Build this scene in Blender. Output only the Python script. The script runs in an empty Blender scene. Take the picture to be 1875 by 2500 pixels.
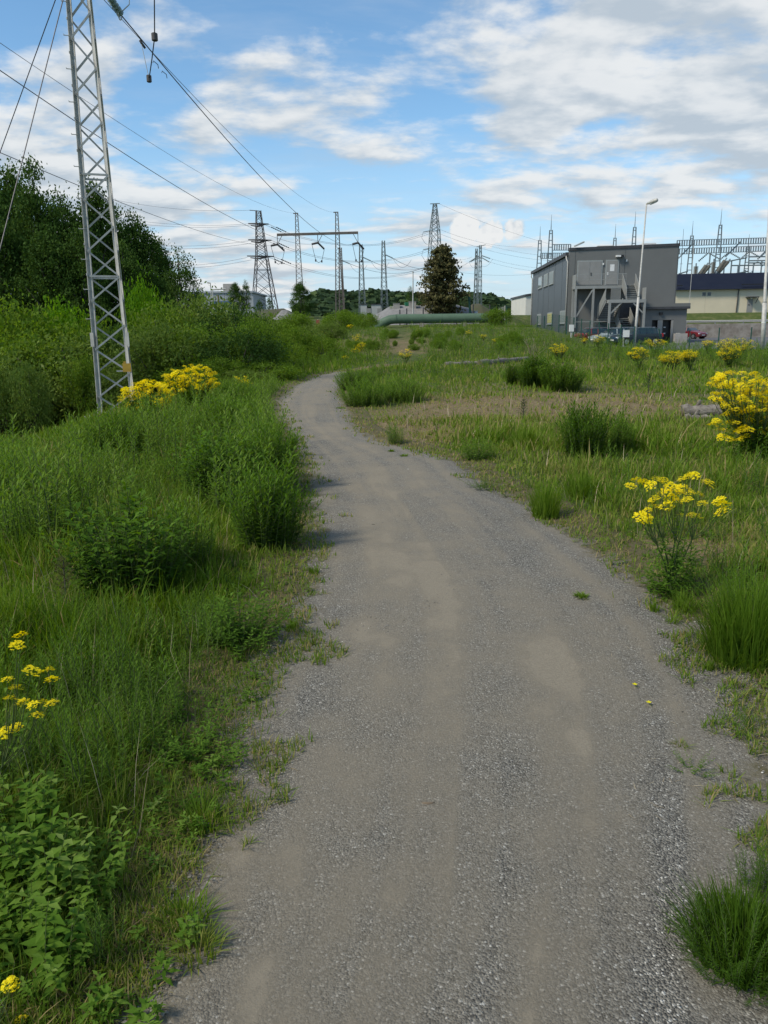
import bpy, math, random
import numpy as np
from mathutils import Vector, Matrix

random.seed(7); RNG = np.random.default_rng(11)
SC = bpy.context.scene
COL = SC.collection
rad = math.radians

# ---------------------------------------------------------------- camera
EYE = 1.6; PITCH = rad(13.3); ROLL = -0.012
FPX = 1878.0 / (1875 / 1659); CX, CY = 829.5, 1106.0        # photograph measured on a 1659 x 2212 sheet
_F = np.array([0, math.cos(PITCH), -math.sin(PITCH)])
_U0 = np.array([0, math.sin(PITCH), math.cos(PITCH)]); _R0 = np.array([1.0, 0, 0])
_R = math.cos(ROLL) * _R0 + math.sin(ROLL) * _U0
_U = -math.sin(ROLL) * _R0 + math.cos(ROLL) * _U0
cam_data = bpy.data.cameras.new('camera'); cam = bpy.data.objects.new('camera', cam_data); COL.objects.link(cam)
cam.matrix_world = Matrix(((_R[0], _U[0], -_F[0], 0), (_R[1], _U[1], -_F[1], 0), (_R[2], _U[2], -_F[2], EYE), (0, 0, 0, 1)))
cam_data.sensor_fit = 'VERTICAL'; cam_data.sensor_height = 36.0; cam_data.lens = 36.0 * 1878 / 2500
cam_data.clip_start = 0.05; cam_data.clip_end = 6000
SC.camera = cam

# ---------------------------------------------------------------- sun and sky
SUN_AZ, SUN_EL = -118.0, 46.0          # degrees; azimuth from straight ahead (+Y), negative = left
sd = bpy.data.lights.new('sun', 'SUN'); sd.energy = 3.6; sd.angle = rad(12); sd.color = (1.0, 0.91, 0.76)
sun = bpy.data.objects.new('sun', sd); COL.objects.link(sun)
_sd = Vector((math.sin(rad(SUN_AZ)) * math.cos(rad(SUN_EL)), math.cos(rad(SUN_AZ)) * math.cos(rad(SUN_EL)), math.sin(rad(SUN_EL))))
sun.rotation_euler = _sd.to_track_quat('Z', 'Y').to_euler(); sun.location = _sd * 200

W = bpy.data.worlds.new('World'); SC.world = W; W.use_nodes = True
def world_nodes():
    nt = W.node_tree; N = nt.nodes; L = nt.links; N.clear()
    def n(t, **k):
        o = N.new(t)
        for a, b in k.items(): setattr(o, a, b)
        return o
    def math_(op, a, b=None, clamp=False):
        o = n('ShaderNodeMath', operation=op, use_clamp=clamp)
        for i, v in enumerate((a, b)):
            if v is None: continue
            if isinstance(v, (int, float)): o.inputs[i].default_value = v
            else: L.new(v, o.inputs[i])
        return o.outputs[0]
    out = n('ShaderNodeOutputWorld'); bg = n('ShaderNodeBackground'); bg.inputs['Strength'].default_value = 0.108
    L.new(bg.outputs[0], out.inputs[0])
    sky = n('ShaderNodeTexSky', sky_type='NISHITA', sun_disc=False)
    sky.sun_elevation = rad(SUN_EL); sky.sun_rotation = rad(SUN_AZ); sky.air_density = 1.0; sky.dust_density = 0.0; sky.ozone_density = 2.5
    tc = n('ShaderNodeTexCoord'); sx = n('ShaderNodeSeparateXYZ'); L.new(tc.outputs['Generated'], sx.inputs[0])
    zc = math_('MAXIMUM', sx.outputs[2], 0.0)
    den = math_('ADD', zc, 0.17)
    px = math_('DIVIDE', sx.outputs[0], den); py = math_('DIVIDE', sx.outputs[1], den)
    def vec(ox, oy, ax=1.0, ay=1.0, z=0.0):
        c = n('ShaderNodeCombineXYZ')
        L.new(math_('ADD', math_('MULTIPLY', px, ax), ox), c.inputs[0]); L.new(math_('ADD', math_('MULTIPLY', py, ay), oy), c.inputs[1])
        c.inputs[2].default_value = z
        return c.outputs[0]
    def noise(v, scale, detail, rough, dist=0.0):
        o = n('ShaderNodeTexNoise'); o.inputs['Scale'].default_value = scale; o.inputs['Detail'].default_value = detail
        o.inputs['Roughness'].default_value = rough; o.inputs['Distortion'].default_value = dist
        L.new(v, o.inputs['Vector']); return o.outputs['Fac']
    def smooth(v, a, b):
        o = n('ShaderNodeMapRange', interpolation_type='SMOOTHSTEP'); L.new(v, o.inputs[0])
        o.inputs[1].default_value = a; o.inputs[2].default_value = b; return o.outputs[0]
    OX, OY = CLOUD_OFF
    big = noise(vec(OX + 3.1, OY, 0.75, 0.55), 1.1, 2.0, 0.5)
    nA = noise(vec(OX, OY, 0.8, 1.0), 2.7, 9.0, 0.57, 0.1)
    nB = noise(vec(OX + 0.03, OY - 0.07, 0.8, 1.0), 2.7, 5.0, 0.5, 0.1)
    dens = math_('ADD', math_('MULTIPLY', nA, 0.66), math_('MULTIPLY', big, 0.42))
    densB = math_('ADD', math_('MULTIPLY', nB, 0.66), math_('MULTIPLY', big, 0.42))
    # broad cloud fields and clear gaps of the sky on view
    nW = noise(tc.outputs['Generated'], 7.0, 3.0, 0.5)
    for (d, r, wgt) in FIELDS:
        v = n('ShaderNodeVectorMath', operation='DISTANCE'); L.new(tc.outputs['Generated'], v.inputs[0]); v.inputs[1].default_value = Vector(d).normalized()
        k = math_('MULTIPLY', smooth(math_('ADD', v.outputs['Value'], math_('MULTIPLY', nW, r * 0.6)), r * 1.3, r * 0.3), wgt)
        k = math_('MULTIPLY', k, 0.85); dens = math_('ADD', dens, k); densB = math_('ADD', densB, k)
    # one cumulus tower low over the horizon and a broad bank to the right, as in the sky on view
    def blob(dx, dy, dz, r0, r1):
        v = n('ShaderNodeVectorMath', operation='DISTANCE'); L.new(tc.outputs['Generated'], v.inputs[0])
        d = Vector((dx, dy, dz)).normalized(); v.inputs[1].default_value = d
        return smooth(v.outputs['Value'], r1, r0)
    nC = noise(tc.outputs['Generated'], 30.0, 6.0, 0.6)
    c1 = math_('MAXIMUM', blob(*CUMULUS[0]), math_('MAXIMUM', blob(*CUMULUS[1]), blob(*CUMULUS[2])))
    cum = smooth(math_('ADD', math_('MULTIPLY', c1, 0.7), math_('MULTIPLY', nC, 1.0)), 0.84, 1.0)
    cov = smooth(dens, 0.525, 0.645)
    cov = math_('MULTIPLY', cov, 0.95)
    thin = math_('MULTIPLY', smooth(noise(vec(OX + 9, OY + 4, 0.5, 1.5), 1.6, 7.0, 0.62, 0.3), 0.47, 0.82), 0.36)
    cov = math_('MAXIMUM', cov, thin)
    covall = math_('MAXIMUM', cov, cum)
    lit = smooth(math_('SUBTRACT', dens, densB), -0.07, 0.07)
    core = smooth(dens, 0.6, 0.82)
    lit = math_('SUBTRACT', lit, math_('MULTIPLY', core, 0.22), True)
    lit = math_('MAXIMUM', lit, math_('MULTIPLY', cum, smooth(nC, 0.25, 0.5)))
    mixc = n('ShaderNodeMix', data_type='RGBA'); L.new(lit, mixc.inputs['Factor'])
    mixc.inputs['A'].default_value = (4.3, 4.95, 5.6, 1); mixc.inputs['B'].default_value = (7.3, 7.45, 7.5, 1)
    hs = n('ShaderNodeHueSaturation'); hs.inputs['Saturation'].default_value = SKY_SAT; hs.inputs['Value'].default_value = SKY_VAL; hs.inputs['Hue'].default_value = 0.493; L.new(sky.outputs[0], hs.inputs['Color'])
    mix = n('ShaderNodeMix', data_type='RGBA'); L.new(covall, mix.inputs['Factor'])
    hz = n('ShaderNodeMix', data_type='RGBA'); L.new(math_('MULTIPLY', smooth(sx.outputs[2], 0.25, -0.03), 0.92), hz.inputs['Factor'])
    L.new(hs.outputs[0], hz.inputs['A']); hz.inputs['B'].default_value = (3.9, 5.4, 6.9, 1)      # pale haze low in the sky, all round
    L.new(hz.outputs['Result'], mix.inputs['A']); L.new(mixc.outputs['Result'], mix.inputs['B'])
    L.new(mix.outputs['Result'], bg.inputs['Color'])
CLOUD_OFF = (4.4, -9.1); SKY_SAT = 1.12; SKY_VAL = 1.45
def _dir(px, py):
    return tuple(_F + _R * (px - CX) / FPX + _U * (CY - py) / FPX)
FIELDS = [(_dir(x, y), r, w) for x, y, r, w in ((1250, 235, .22, .12), (1560, 90, .30, .13), (1560, 400, .12, .10), (560, 160, .16, .10), (160, 340, .26, .07), (60, 60, .2, .06), (560, 30, .13, -.08), (330, 200, .08, -.1), (1000, 345, .12, -.10), (1300, 330, .12, -.08), (760, 60, .1, -.06), (900, 410, .2, .05))]
CUMULUS = [_dir(1005, 495) + (0.006, 0.034), _dir(1060, 505) + (0.0, 0.04), _dir(1112, 497) + (0.0, 0.034)]
world_nodes()
SC.view_settings.view_transform = 'Standard'; SC.view_settings.look = 'None'
SC.view_settings.exposure = 0.1; SC.view_settings.gamma = 1.0; SC.view_settings.use_curve_mapping = False
SC.render.engine = 'CYCLES'
SC.cycles.use_denoising = True
SC.cycles.max_bounces = 6; SC.cycles.transparent_max_bounces = 12; SC.cycles.diffuse_bounces = 3

# ---------------------------------------------------------------- pixel helpers
def ray(px, py): return _F + _R * (px - CX) / FPX + _U * (CY - py) / FPX
def atY(px, py, Y): d = ray(px, py); return Vector(np.array([0, 0, EYE]) + d * (Y / d[1]))
def atZ(px, py, z=0.0): d = ray(px, py); return Vector(np.array([0, 0, EYE]) + d * ((z - EYE) / d[2]))
def proj(P):
    q = np.asarray(P, float) - np.array([0, 0, EYE]); zc = q @ _F
    zc = np.where(zc < 0.05, 0.05, zc)
    return CX + FPX * (q @ _R) / zc, CY - FPX * (q @ _U) / zc
SS = 1875 / 1659.0
def ZM(ox, oy, sc): return lambda x, y: ((ox + x / sc) / SS, (oy + y / sc) / SS)
za = ZM(1250, 460, 1659 / 625); zb = ZM(560, 480, 1659 / 440); zc_ = ZM(880, 480, 1659 / 420)
zd = ZM(0, 0, 1659 / 600); ze = ZM(1250, 560, 1659 / 310); zf = ZM(1520, 460, 1659 / 355); zg = ZM(400, 480, 1659 / 320)

def smst(a, b, x):
    t = np.clip((np.asarray(x, float) - a) / (b - a), 0, 1); return t * t * (3 - 2 * t)
_perm = RNG.permutation(256)
_val = RNG.random(256)
def vnoise(x, y, s=1.0, o=0.0):
    x = np.asarray(x, float) * s + o; y = np.asarray(y, float) * s + o * 1.7
    xi = np.floor(x).astype(int); yi = np.floor(y).astype(int); fx = x - xi; fy = y - yi
    fx = fx * fx * (3 - 2 * fx); fy = fy * fy * (3 - 2 * fy)
    h = lambda a, b: _val[_perm[(_perm[a & 255] + b) & 255]]
    return (h(xi, yi) * (1 - fx) + h(xi + 1, yi) * fx) * (1 - fy) + (h(xi, yi + 1) * (1 - fx) + h(xi + 1, yi + 1) * fx) * fy
def fbm(x, y, s=1.0, o=0.0):
    return 0.5 * vnoise(x, y, s, o) + 0.3 * vnoise(x, y, s * 2.1, o + 5) + 0.2 * vnoise(x, y, s * 4.3, o + 9)

# ---------------------------------------------------------------- materials
MATS = {}
def newmat(name):
    m = bpy.data.materials.new(name); m.use_nodes = True; m.node_tree.nodes.clear(); MATS[name] = m
    return m, m.node_tree.nodes, m.node_tree.links
def node(N, t, **k):
    o = N.new(t)
    for a, b in k.items():
        if a == 'i':
            for kk, v in b.items(): o.inputs[kk].default_value = v
        else: setattr(o, a, b)
    return o
def ramp(N, stops):
    r = N.new('ShaderNodeValToRGB'); e = r.color_ramp.elements
    while len(e) < len(stops): e.new(0.5)
    for el, (p, c) in zip(e, stops): el.position = p; el.color = (*c, 1)
    return r
def surf(name, c1, c2=None, scale=3.0, rough=0.7, metal=0.0, bump=0.0, bscale=40.0, detail=6, spec=0.35, coat=0.0, lo=0.35, hi=0.65):
    """painted / mineral / metal surface with two mottled colours and fine relief"""
    m, N, L = newmat(name)
    out = node(N, 'ShaderNodeOutputMaterial'); p = node(N, 'ShaderNodeBsdfPrincipled')
    L.new(p.outputs[0], out.inputs[0])
    p.inputs['Roughness'].default_value = rough; p.inputs['Metallic'].default_value = metal
    p.inputs['Specular IOR Level'].default_value = spec; p.inputs['Coat Weight'].default_value = coat
    tc = node(N, 'ShaderNodeNewGeometry')
    nz = node(N, 'ShaderNodeTexNoise', i={'Scale': scale, 'Detail': detail, 'Roughness': 0.6}); L.new(tc.outputs['Position'], nz.inputs['Vector'])
    r = ramp(N, [(lo, c1), (hi, c2 or tuple(v * 0.82 for v in c1))]); L.new(nz.outputs['Fac'], r.inputs[0]); L.new(r.outputs[0], p.inputs['Base Color'])
    if bump:
        b = node(N, 'ShaderNodeBump', i={'Strength': bump, 'Distance': 0.02}); n2 = node(N, 'ShaderNodeTexNoise', i={'Scale': bscale, 'Detail': 4.0})
        L.new(tc.outputs['Position'], n2.inputs['Vector']); L.new(n2.outputs['Fac'], b.inputs['Height']); L.new(b.outputs[0], p.inputs['Normal'])
    return m
def leafmat(name, stops, trans=0.35, rough=0.75, spec=0.08):
    """leaves and blades: colour from the per-leaf attribute 'hue' (0..1), part of the light passes through"""
    m, N, L = newmat(name)
    out = node(N, 'ShaderNodeOutputMaterial'); at = node(N, 'ShaderNodeAttribute', attribute_name='hue')
    r = ramp(N, stops); L.new(at.outputs['Fac'], r.inputs[0])
    p = node(N, 'ShaderNodeBsdfPrincipled', i={'Roughness': rough, 'Specular IOR Level': spec}); L.new(r.outputs[0], p.inputs['Base Color'])
    t = node(N, 'ShaderNodeBsdfTranslucent'); hs = node(N, 'ShaderNodeHueSaturation', i={'Saturation': 1.1, 'Value': 1.3, 'Hue': 0.487}); L.new(r.outputs[0], hs.inputs['Color']); L.new(hs.outputs[0], t.inputs['Color'])
    mx = node(N, 'ShaderNodeMixShader', i={0: trans}); L.new(p.outputs[0], mx.inputs[1]); L.new(t.outputs[0], mx.inputs[2]); L.new(mx.outputs[0], out.inputs[0])
    return m
def glassmat(name, col, rough=0.05):
    m, N, L = newmat(name)
    out = node(N, 'ShaderNodeOutputMaterial'); p = node(N, 'ShaderNodeBsdfPrincipled', i={'Base Color': (*col, 1), 'Roughness': rough, 'Specular IOR Level': 0.8})
    L.new(p.outputs[0], out.inputs[0]); return m

# ---------------------------------------------------------------- object helpers
ORG = {}
def tag(o, label=None, cat=None, group=None, kind=None):
    if label: o['label'] = label
    if cat: o['category'] = cat
    if group: o['group'] = group
    if kind: o['kind'] = kind
    return o
def thing(name, label, cat, loc=(0, 0, 0), group=None):
    o = bpy.data.objects.new(name, None); COL.objects.link(o); o.location = loc; o.empty_display_size = 0.2
    ORG[o.name] = Vector(loc); return tag(o, label, cat, group)
def link(name, me, mat, parent=None, loc=None):
    o = bpy.data.objects.new(name, me); COL.objects.link(o)
    if mat is not None and len(me.materials) == 0: me.materials.append(mat)
    if parent is not None: o.parent = parent; ORG[o.name] = ORG[parent.name]
    else: ORG[o.name] = Vector(loc) if loc is not None else Vector((0, 0, 0))
    if loc is not None and parent is None: o.location = loc
    return o
def shade(me, ang=None):
    me.polygons.foreach_set('use_smooth', np.ones(len(me.polygons), bool))
    if ang: me.set_sharp_from_angle(angle=ang)
def raw_mesh(name, V, flat, sizes, hue=None, smooth=False):
    """numpy arrays -> mesh; flat = vertex indices of all faces in a row, sizes = corners per face"""
    V = np.ascontiguousarray(V, dtype=np.float32); flat = np.ascontiguousarray(flat, dtype=np.int32); sizes = np.asarray(sizes, dtype=np.int32)
    me = bpy.data.meshes.new(name); me.vertices.add(len(V)); me.vertices.foreach_set('co', V.ravel())
    me.loops.add(len(flat)); me.loops.foreach_set('vertex_index', flat)
    me.polygons.add(len(sizes)); st = np.zeros(len(sizes), np.int32); st[1:] = np.cumsum(sizes)[:-1]; me.polygons.foreach_set('loop_start', st)
    if hue is not None:
        a = me.attributes.new('hue', 'FLOAT', 'POINT'); a.data.foreach_set('value', np.clip(np.asarray(hue, np.float32), 0, 1))
    me.update(calc_edges=True)
    if smooth: shade(me)
    return me
class MB:
    """collects boxes, bars, tubes and faces; build() links them as one mesh"""
    def __init__(s, M=None): s.v = []; s.f = []; s.M = M
    def add(s, vs, fs):
        b = len(s.v)
        for p in vs:
            p = Vector(p); s.v.append(s.M @ p if s.M is not None else p)
        s.f += [tuple(b + i for i in f) for f in fs]; return s
    def box(s, a, b, bev=0.0):
        (x0, y0, z0), (x1, y1, z1) = a, b
        s.add([(x0, y0, z0), (x1, y0, z0), (x1, y1, z0), (x0, y1, z0), (x0, y0, z1), (x1, y0, z1), (x1, y1, z1), (x0, y1, z1)],
              [(0, 3, 2, 1), (4, 5, 6, 7), (0, 1, 5, 4), (1, 2, 6, 5), (2, 3, 7, 6), (3, 0, 4, 7)]); return s
    def bar(s, p, q, w, d=None, up=(0, 0, 1)):
        p, q = Vector(p), Vector(q); d = d or w; t = (q - p).normalized(); u = Vector(up)
        if abs(t.dot(u)) > 0.98: u = Vector((0, 1, 0))
        a = t.cross(u).normalized() * (w / 2); b = a.cross(t).normalized() * (d / 2)
        s.add([p - a - b, p + a - b, p + a + b, p - a + b, q - a - b, q + a - b, q + a + b, q - a + b],
              [(0, 3, 2, 1), (4, 5, 6, 7), (0, 1, 5, 4), (1, 2, 6, 5), (2, 3, 7, 6), (3, 0, 4, 7)]); return s
    def tube(s, pts, r, n=8, cap=True):
        pts = [Vector(p) for p in pts]; rs = r if isinstance(r, (list, tuple)) else [r] * len(pts)
        b = len(s.v); prev = None; vs = []
        for i, p in enumerate(pts):
            t = (pts[min(i + 1, len(pts) - 1)] - pts[max(i - 1, 0)]).normalized()
            if prev is None:
                a = t.orthogonal().normalized()
            else:
                a = (prev - t * prev.dot(t)).normalized()
            prev = a; c = t.cross(a)
            for k in range(n):
                w = 2 * math.pi * k / n; vs.append(p + (a * math.cos(w) + c * math.sin(w)) * rs[i])
        fs = [(i * n + k, i * n + (k + 1) % n, (i + 1) * n + (k + 1) % n, (i + 1) * n + k) for i in range(len(pts) - 1) for k in range(n)]
        if cap: fs += [tuple(range(n - 1, -1, -1)), tuple((len(pts) - 1) * n + k for k in range(n))]
        return s.add(vs, fs)
    def prism(s, poly, ext):
        """poly: 3D points of a flat outline, extruded by vector ext"""
        e = Vector(ext); n = len(poly); vs = [Vector(p) for p in poly] + [Vector(p) + e for p in poly]
        return s.add(vs, [tuple(range(n - 1, -1, -1)), tuple(range(n, 2 * n))] + [(i, (i + 1) % n, n + (i + 1) % n, n + i) for i in range(n)])
    def build(s, name, mat, parent=None, smooth=False, loc=None, ang=None):
        o = ORG[parent.name] if parent is not None else (Vector(loc) if loc is not None else Vector((0, 0, 0)))
        me = bpy.data.meshes.new(name); me.from_pydata([tuple(p - o) for p in s.v], [], s.f); me.update()
        if smooth: shade(me, ang)
        return link(name, me, mat, parent, loc)
def bake(proto, P, yaw, scale, tilt=None, hue=None, pick=None):
    """many copies of prototype meshes as one set of arrays.  proto: list of (V, flat, sizes, hue)"""
    P = np.asarray(P, float); n = len(P); scale = np.asarray(scale, float)
    if scale.ndim == 1: scale = np.repeat(scale[:, None], 3, 1)
    pick = RNG.integers(0, len(proto), n) if pick is None else pick; Vs, Fs, Ss, Hs = [], [], [], []; off = 0
    hue = np.zeros(n) if hue is None else hue; tilt = np.zeros((n, 2)) if tilt is None else tilt
    for k, (V, flat, sizes, h) in enumerate(proto):
        ix = np.nonzero(pick == k)[0]
        if len(ix) == 0: continue
        v = V[None] * scale[ix][:, None, :]
        v = v + np.stack([v[..., 2] * tilt[ix, 0][:, None], v[..., 2] * tilt[ix, 1][:, None], np.zeros(v.shape[:2])], -1)
        c, s = np.cos(yaw[ix])[:, None], np.sin(yaw[ix])[:, None]
        q = np.stack([v[..., 0] * c - v[..., 1] * s, v[..., 0] * s + v[..., 1] * c, v[..., 2]], -1) + P[ix][:, None, :]
        Vs.append(q.reshape(-1, 3)); m = len(V)
        Fs.append((flat[None] + (off + np.arange(len(ix)) * m)[:, None]).ravel()); off += m * len(ix)
        Ss.append(np.tile(sizes, len(ix))); Hs.append((hue[ix][:, None] + h[None]).ravel())
    return np.concatenate(Vs), np.concatenate(Fs), np.concatenate(Ss), np.concatenate(Hs)
def baked(name, mat, arrays, parent=None, loc=None, smooth=False):
    V, f, s, h = arrays; o = ORG[parent.name] if parent is not None else (Vector(loc) if loc is not None else Vector((0, 0, 0)))
    return link(name, raw_mesh(name, V - np.array(o), f, s, h, smooth), mat, parent, loc)
def join_arrays(lst):
    Vs, Fs, Ss, Hs = [], [], [], []; off = 0
    for V, f, s, h in lst:
        Vs.append(V); Fs.append(f + off); Ss.append(s); Hs.append(h); off += len(V)
    return np.concatenate(Vs), np.concatenate(Fs), np.concatenate(Ss), np.concatenate(Hs)
# ================================================================= SETTING
_L = [(330, 2212), (400, 2050), (450, 1950), (490, 1750), (530, 1600), (570, 1480), (620, 1380), (680, 1270), (692, 1180), (692, 1090), (682, 1030), (652, 960), (612, 900), (607, 870), (640, 835), (690, 812), (735, 803)]
_Rr = [(1700, 2212), (1690, 1950), (1659, 1700), (1600, 1500), (1480, 1350), (1380, 1270), (1250, 1180), (1140, 1100), (1040, 1055), (980, 1000), (900, 975), (800, 950), (755, 920), (748, 900), (742, 880), (722, 855), (732, 830), (747, 803)]
EL = np.array([atZ(*p)[:2] for p in _L]); ER = np.array([atZ(*p)[:2] for p in _Rr])
EL = np.vstack([[-0.7, -8], [-0.62, 0], EL, [-0.2, 36], [1.0, 41]]); ER = np.vstack([[0.95, -8], [0.9, 0], ER, [0.7, 36], [2.0, 41]])
def xL(y): return np.interp(y, EL[:, 1], EL[:, 0])
def xR(y): return np.interp(y, ER[:, 1], ER[:, 0])
def H(x, y):
    """ground height"""
    x = np.asarray(x, float); y = np.asarray(y, float); yc = np.clip(y, -8, 41)
    dl = xL(yc) - x; dr = x - xR(yc)
    far = 1 - smst(48, 74, y)
    z = -1.55 * smst(1.8, 9.0, dl) * smst(3, 13, y) * far - 0.25 * smst(1.2, 4, dl) * (1 - smst(3, 13, y))
    wl = 1 - smst(12, 19, x - 0.08 * (y - 50))
    z = z + (1.75 * smst(36, 80, y) + 1.9 * smst(80, 118, y)) * wl
    z = z + 3.6 * smst(112.5, 124, y) * (1 - wl)
    off = np.maximum(dl, dr)
    rough_ = smst(0.1, 1.5, off)
    z = z + rough_ * (0.16 * (fbm(x, y, 0.35, 3) - 0.5) + 0.07 * (fbm(x, y, 1.6, 8) - 0.5)) * (1 - smst(50, 60, y) * (x > 14)) + 0.03 * smst(0, 0.6, off)
    z = z - 0.22 * ((y > 56.5) & (x > 16) & (y < 111.6))
    z = z - 0.035 * (1 - smst(-0.1, 0.06, off)) * (y < 41)
    return z
def Hs(x, y): return float(H(np.array([x]), np.array([y]))[0])
def ground(px, py, dz=0.0):
    """ground point under a pixel (ray marched over the terrain)"""
    d = ray(px, py); lo = 0.5
    t = 0.8
    while t < 160:
        p = np.array([0, 0, EYE]) + d * t
        if p[2] <= Hs(p[0], p[1]) + dz: break
        t *= 1.01
    return Vector((p[0], p[1], Hs(p[0], p[1])))

def dry_mask(x, y):
    u, v = proj(np.stack([x, y, H(x, y)], -1))
    m = np.exp(-(((u - 1190) / 350) ** 2 + ((v - 880) / 40) ** 2)) + np.exp(-(((u - 880) / 130) ** 2 + ((v - 940) / 34) ** 2)) \
        + 0.8 * np.exp(-(((u - 1480) / 150) ** 2 + ((v - 1190) / 40) ** 2)) + 0.7 * np.exp(-(((u - 830) / 130) ** 2 + ((v - 745) / 22) ** 2)) \
        + 0.6 * np.exp(-(((u - 1180) / 180) ** 2 + ((v - 790) / 12) ** 2)) + 0.6 * np.exp(-(((u - 620) / 60) ** 2 + ((v - 1330) / 60) ** 2)) + 0.5 * np.exp(-(((u - 350) / 90) ** 2 + ((v - 2050) / 90) ** 2))
    return np.clip(m * 1.1 + 0.9 * (fbm(x, y, 0.8, 21) - 0.5), 0, 1)

def make_ground():
    def axis(dense0, dense1, step, lo, hi, g=1.13):
        a = list(np.arange(dense0, dense1 + 1e-6, step)); s = step; b = []
        while a[-1] < hi: s *= g; a.append(a[-1] + s)
        s = step; x = dense0
        while x > lo: s *= g; x -= s; b.append(x)
        return np.array(b[::-1] + a)
    xs = axis(-9, 12, 0.16, -2200, 2200); ys = axis(0.6, 30, 0.16, -400, 4200, 1.09)
    def grade(lo, hi, s0, smax, end):
        a = [lo]; s = s0
        while a[-1] < end:
            s = min(s * 1.035, smax) if a[-1] < hi else s * 1.25
            a.append(a[-1] + s)
        return a[1:]
    xs = np.array([-9 - (v - 12) for v in grade(12, 60, .16, 1.1, 2200)][::-1] + list(np.arange(-9, 12.01, .16)) + grade(12.0, 60, .16, 1.1, 2200)); ys = np.array([-400, -120, -40, -15, -6, -2, 0] + list(np.arange(0.6, 30, .16)) + grade(30, 140, .16, 1.0, 4200))
    X, Y = np.meshgrid(xs, ys); Z = H(X, Y); V = np.stack([X, Y, Z], -1).reshape(-1, 3)
    nx, ny = len(xs), len(ys); i = (np.arange(ny - 1)[:, None] * nx + np.arange(nx - 1)[None]).ravel()
    F = np.stack([i, i + 1, i + nx + 1, i + nx], -1).ravel()
    dry = dry_mask(V[:, 0], V[:, 1]); op = np.maximum(xL(np.clip(V[:, 1], -8, 41)) - V[:, 0], V[:, 0] - xR(np.clip(V[:, 1], -8, 41))); dry = np.maximum(dry, .95 * (V[:, 1] < 38) * (1 - smst(.05, .5, op + .35 * (fbm(V[:, 0], V[:, 1], 2.2, 44) - .5))))
    me = raw_mesh('ground', V, F, np.full(len(i), 4), dry, True)
    m, N, L = newmat('soil_and_turf')
    out = node(N, 'ShaderNodeOutputMaterial'); p = node(N, 'ShaderNodeBsdfPrincipled', i={'Roughness': 0.95, 'Specular IOR Level': 0.1}); L.new(p.outputs[0], out.inputs[0])
    g = node(N, 'ShaderNodeNewGeometry')
    n1 = node(N, 'ShaderNodeTexNoise', i={'Scale': 0.9, 'Detail': 9.0, 'Roughness': 0.65}); n2 = node(N, 'ShaderNodeTexNoise', i={'Scale': 14.0, 'Detail': 7.0, 'Roughness': 0.7}); n3 = node(N, 'ShaderNodeTexNoise', i={'Scale': 0.12, 'Detail': 5.0})
    for q in (n1, n2, n3): L.new(g.outputs['Position'], q.inputs['Vector'])
    green = ramp(N, [(0.3, (0.045, 0.065, 0.018)), (0.5, (0.075, 0.10, 0.028)), (0.72, (0.15, 0.145, 0.06))]); L.new(n1.outputs['Fac'], green.inputs[0])
    dryc = ramp(N, [(0.3, (0.10, 0.075, 0.04)), (0.55, (0.2, 0.155, 0.085)), (0.75, (0.30, 0.24, 0.14))]); L.new(n2.outputs['Fac'], dryc.inputs[0])
    at = node(N, 'ShaderNodeAttribute', attribute_name='hue')
    ad = node(N, 'ShaderNodeMath', operation='ADD'); sb = node(N, 'ShaderNodeMath', operation='MULTIPLY_ADD', i={1: 0.9, 2: -0.42}); L.new(n2.outputs['Fac'], sb.inputs[0]); L.new(at.outputs['Fac'], ad.inputs[0]); L.new(sb.outputs[0], ad.inputs[1])
    mr = node(N, 'ShaderNodeMapRange', i={1: 0.2, 2: 0.75}); L.new(ad.outputs[0], mr.inputs[0])
    mx = node(N, 'ShaderNodeMix', data_type='RGBA'); L.new(mr.outputs[0], mx.inputs['Factor']); L.new(green.outputs[0], mx.inputs['A']); L.new(dryc.outputs[0], mx.inputs['B'])
    L.new(mx.outputs['Result'], p.inputs['Base Color'])
    b = node(N, 'ShaderNodeBump', i={'Strength': 0.7, 'Distance': 0.05}); L.new(n2.outputs['Fac'], b.inputs['Height']); L.new(b.outputs[0], p.inputs['Normal'])
    tag(link('ground', me, m), kind='structure')
make_ground()

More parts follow.
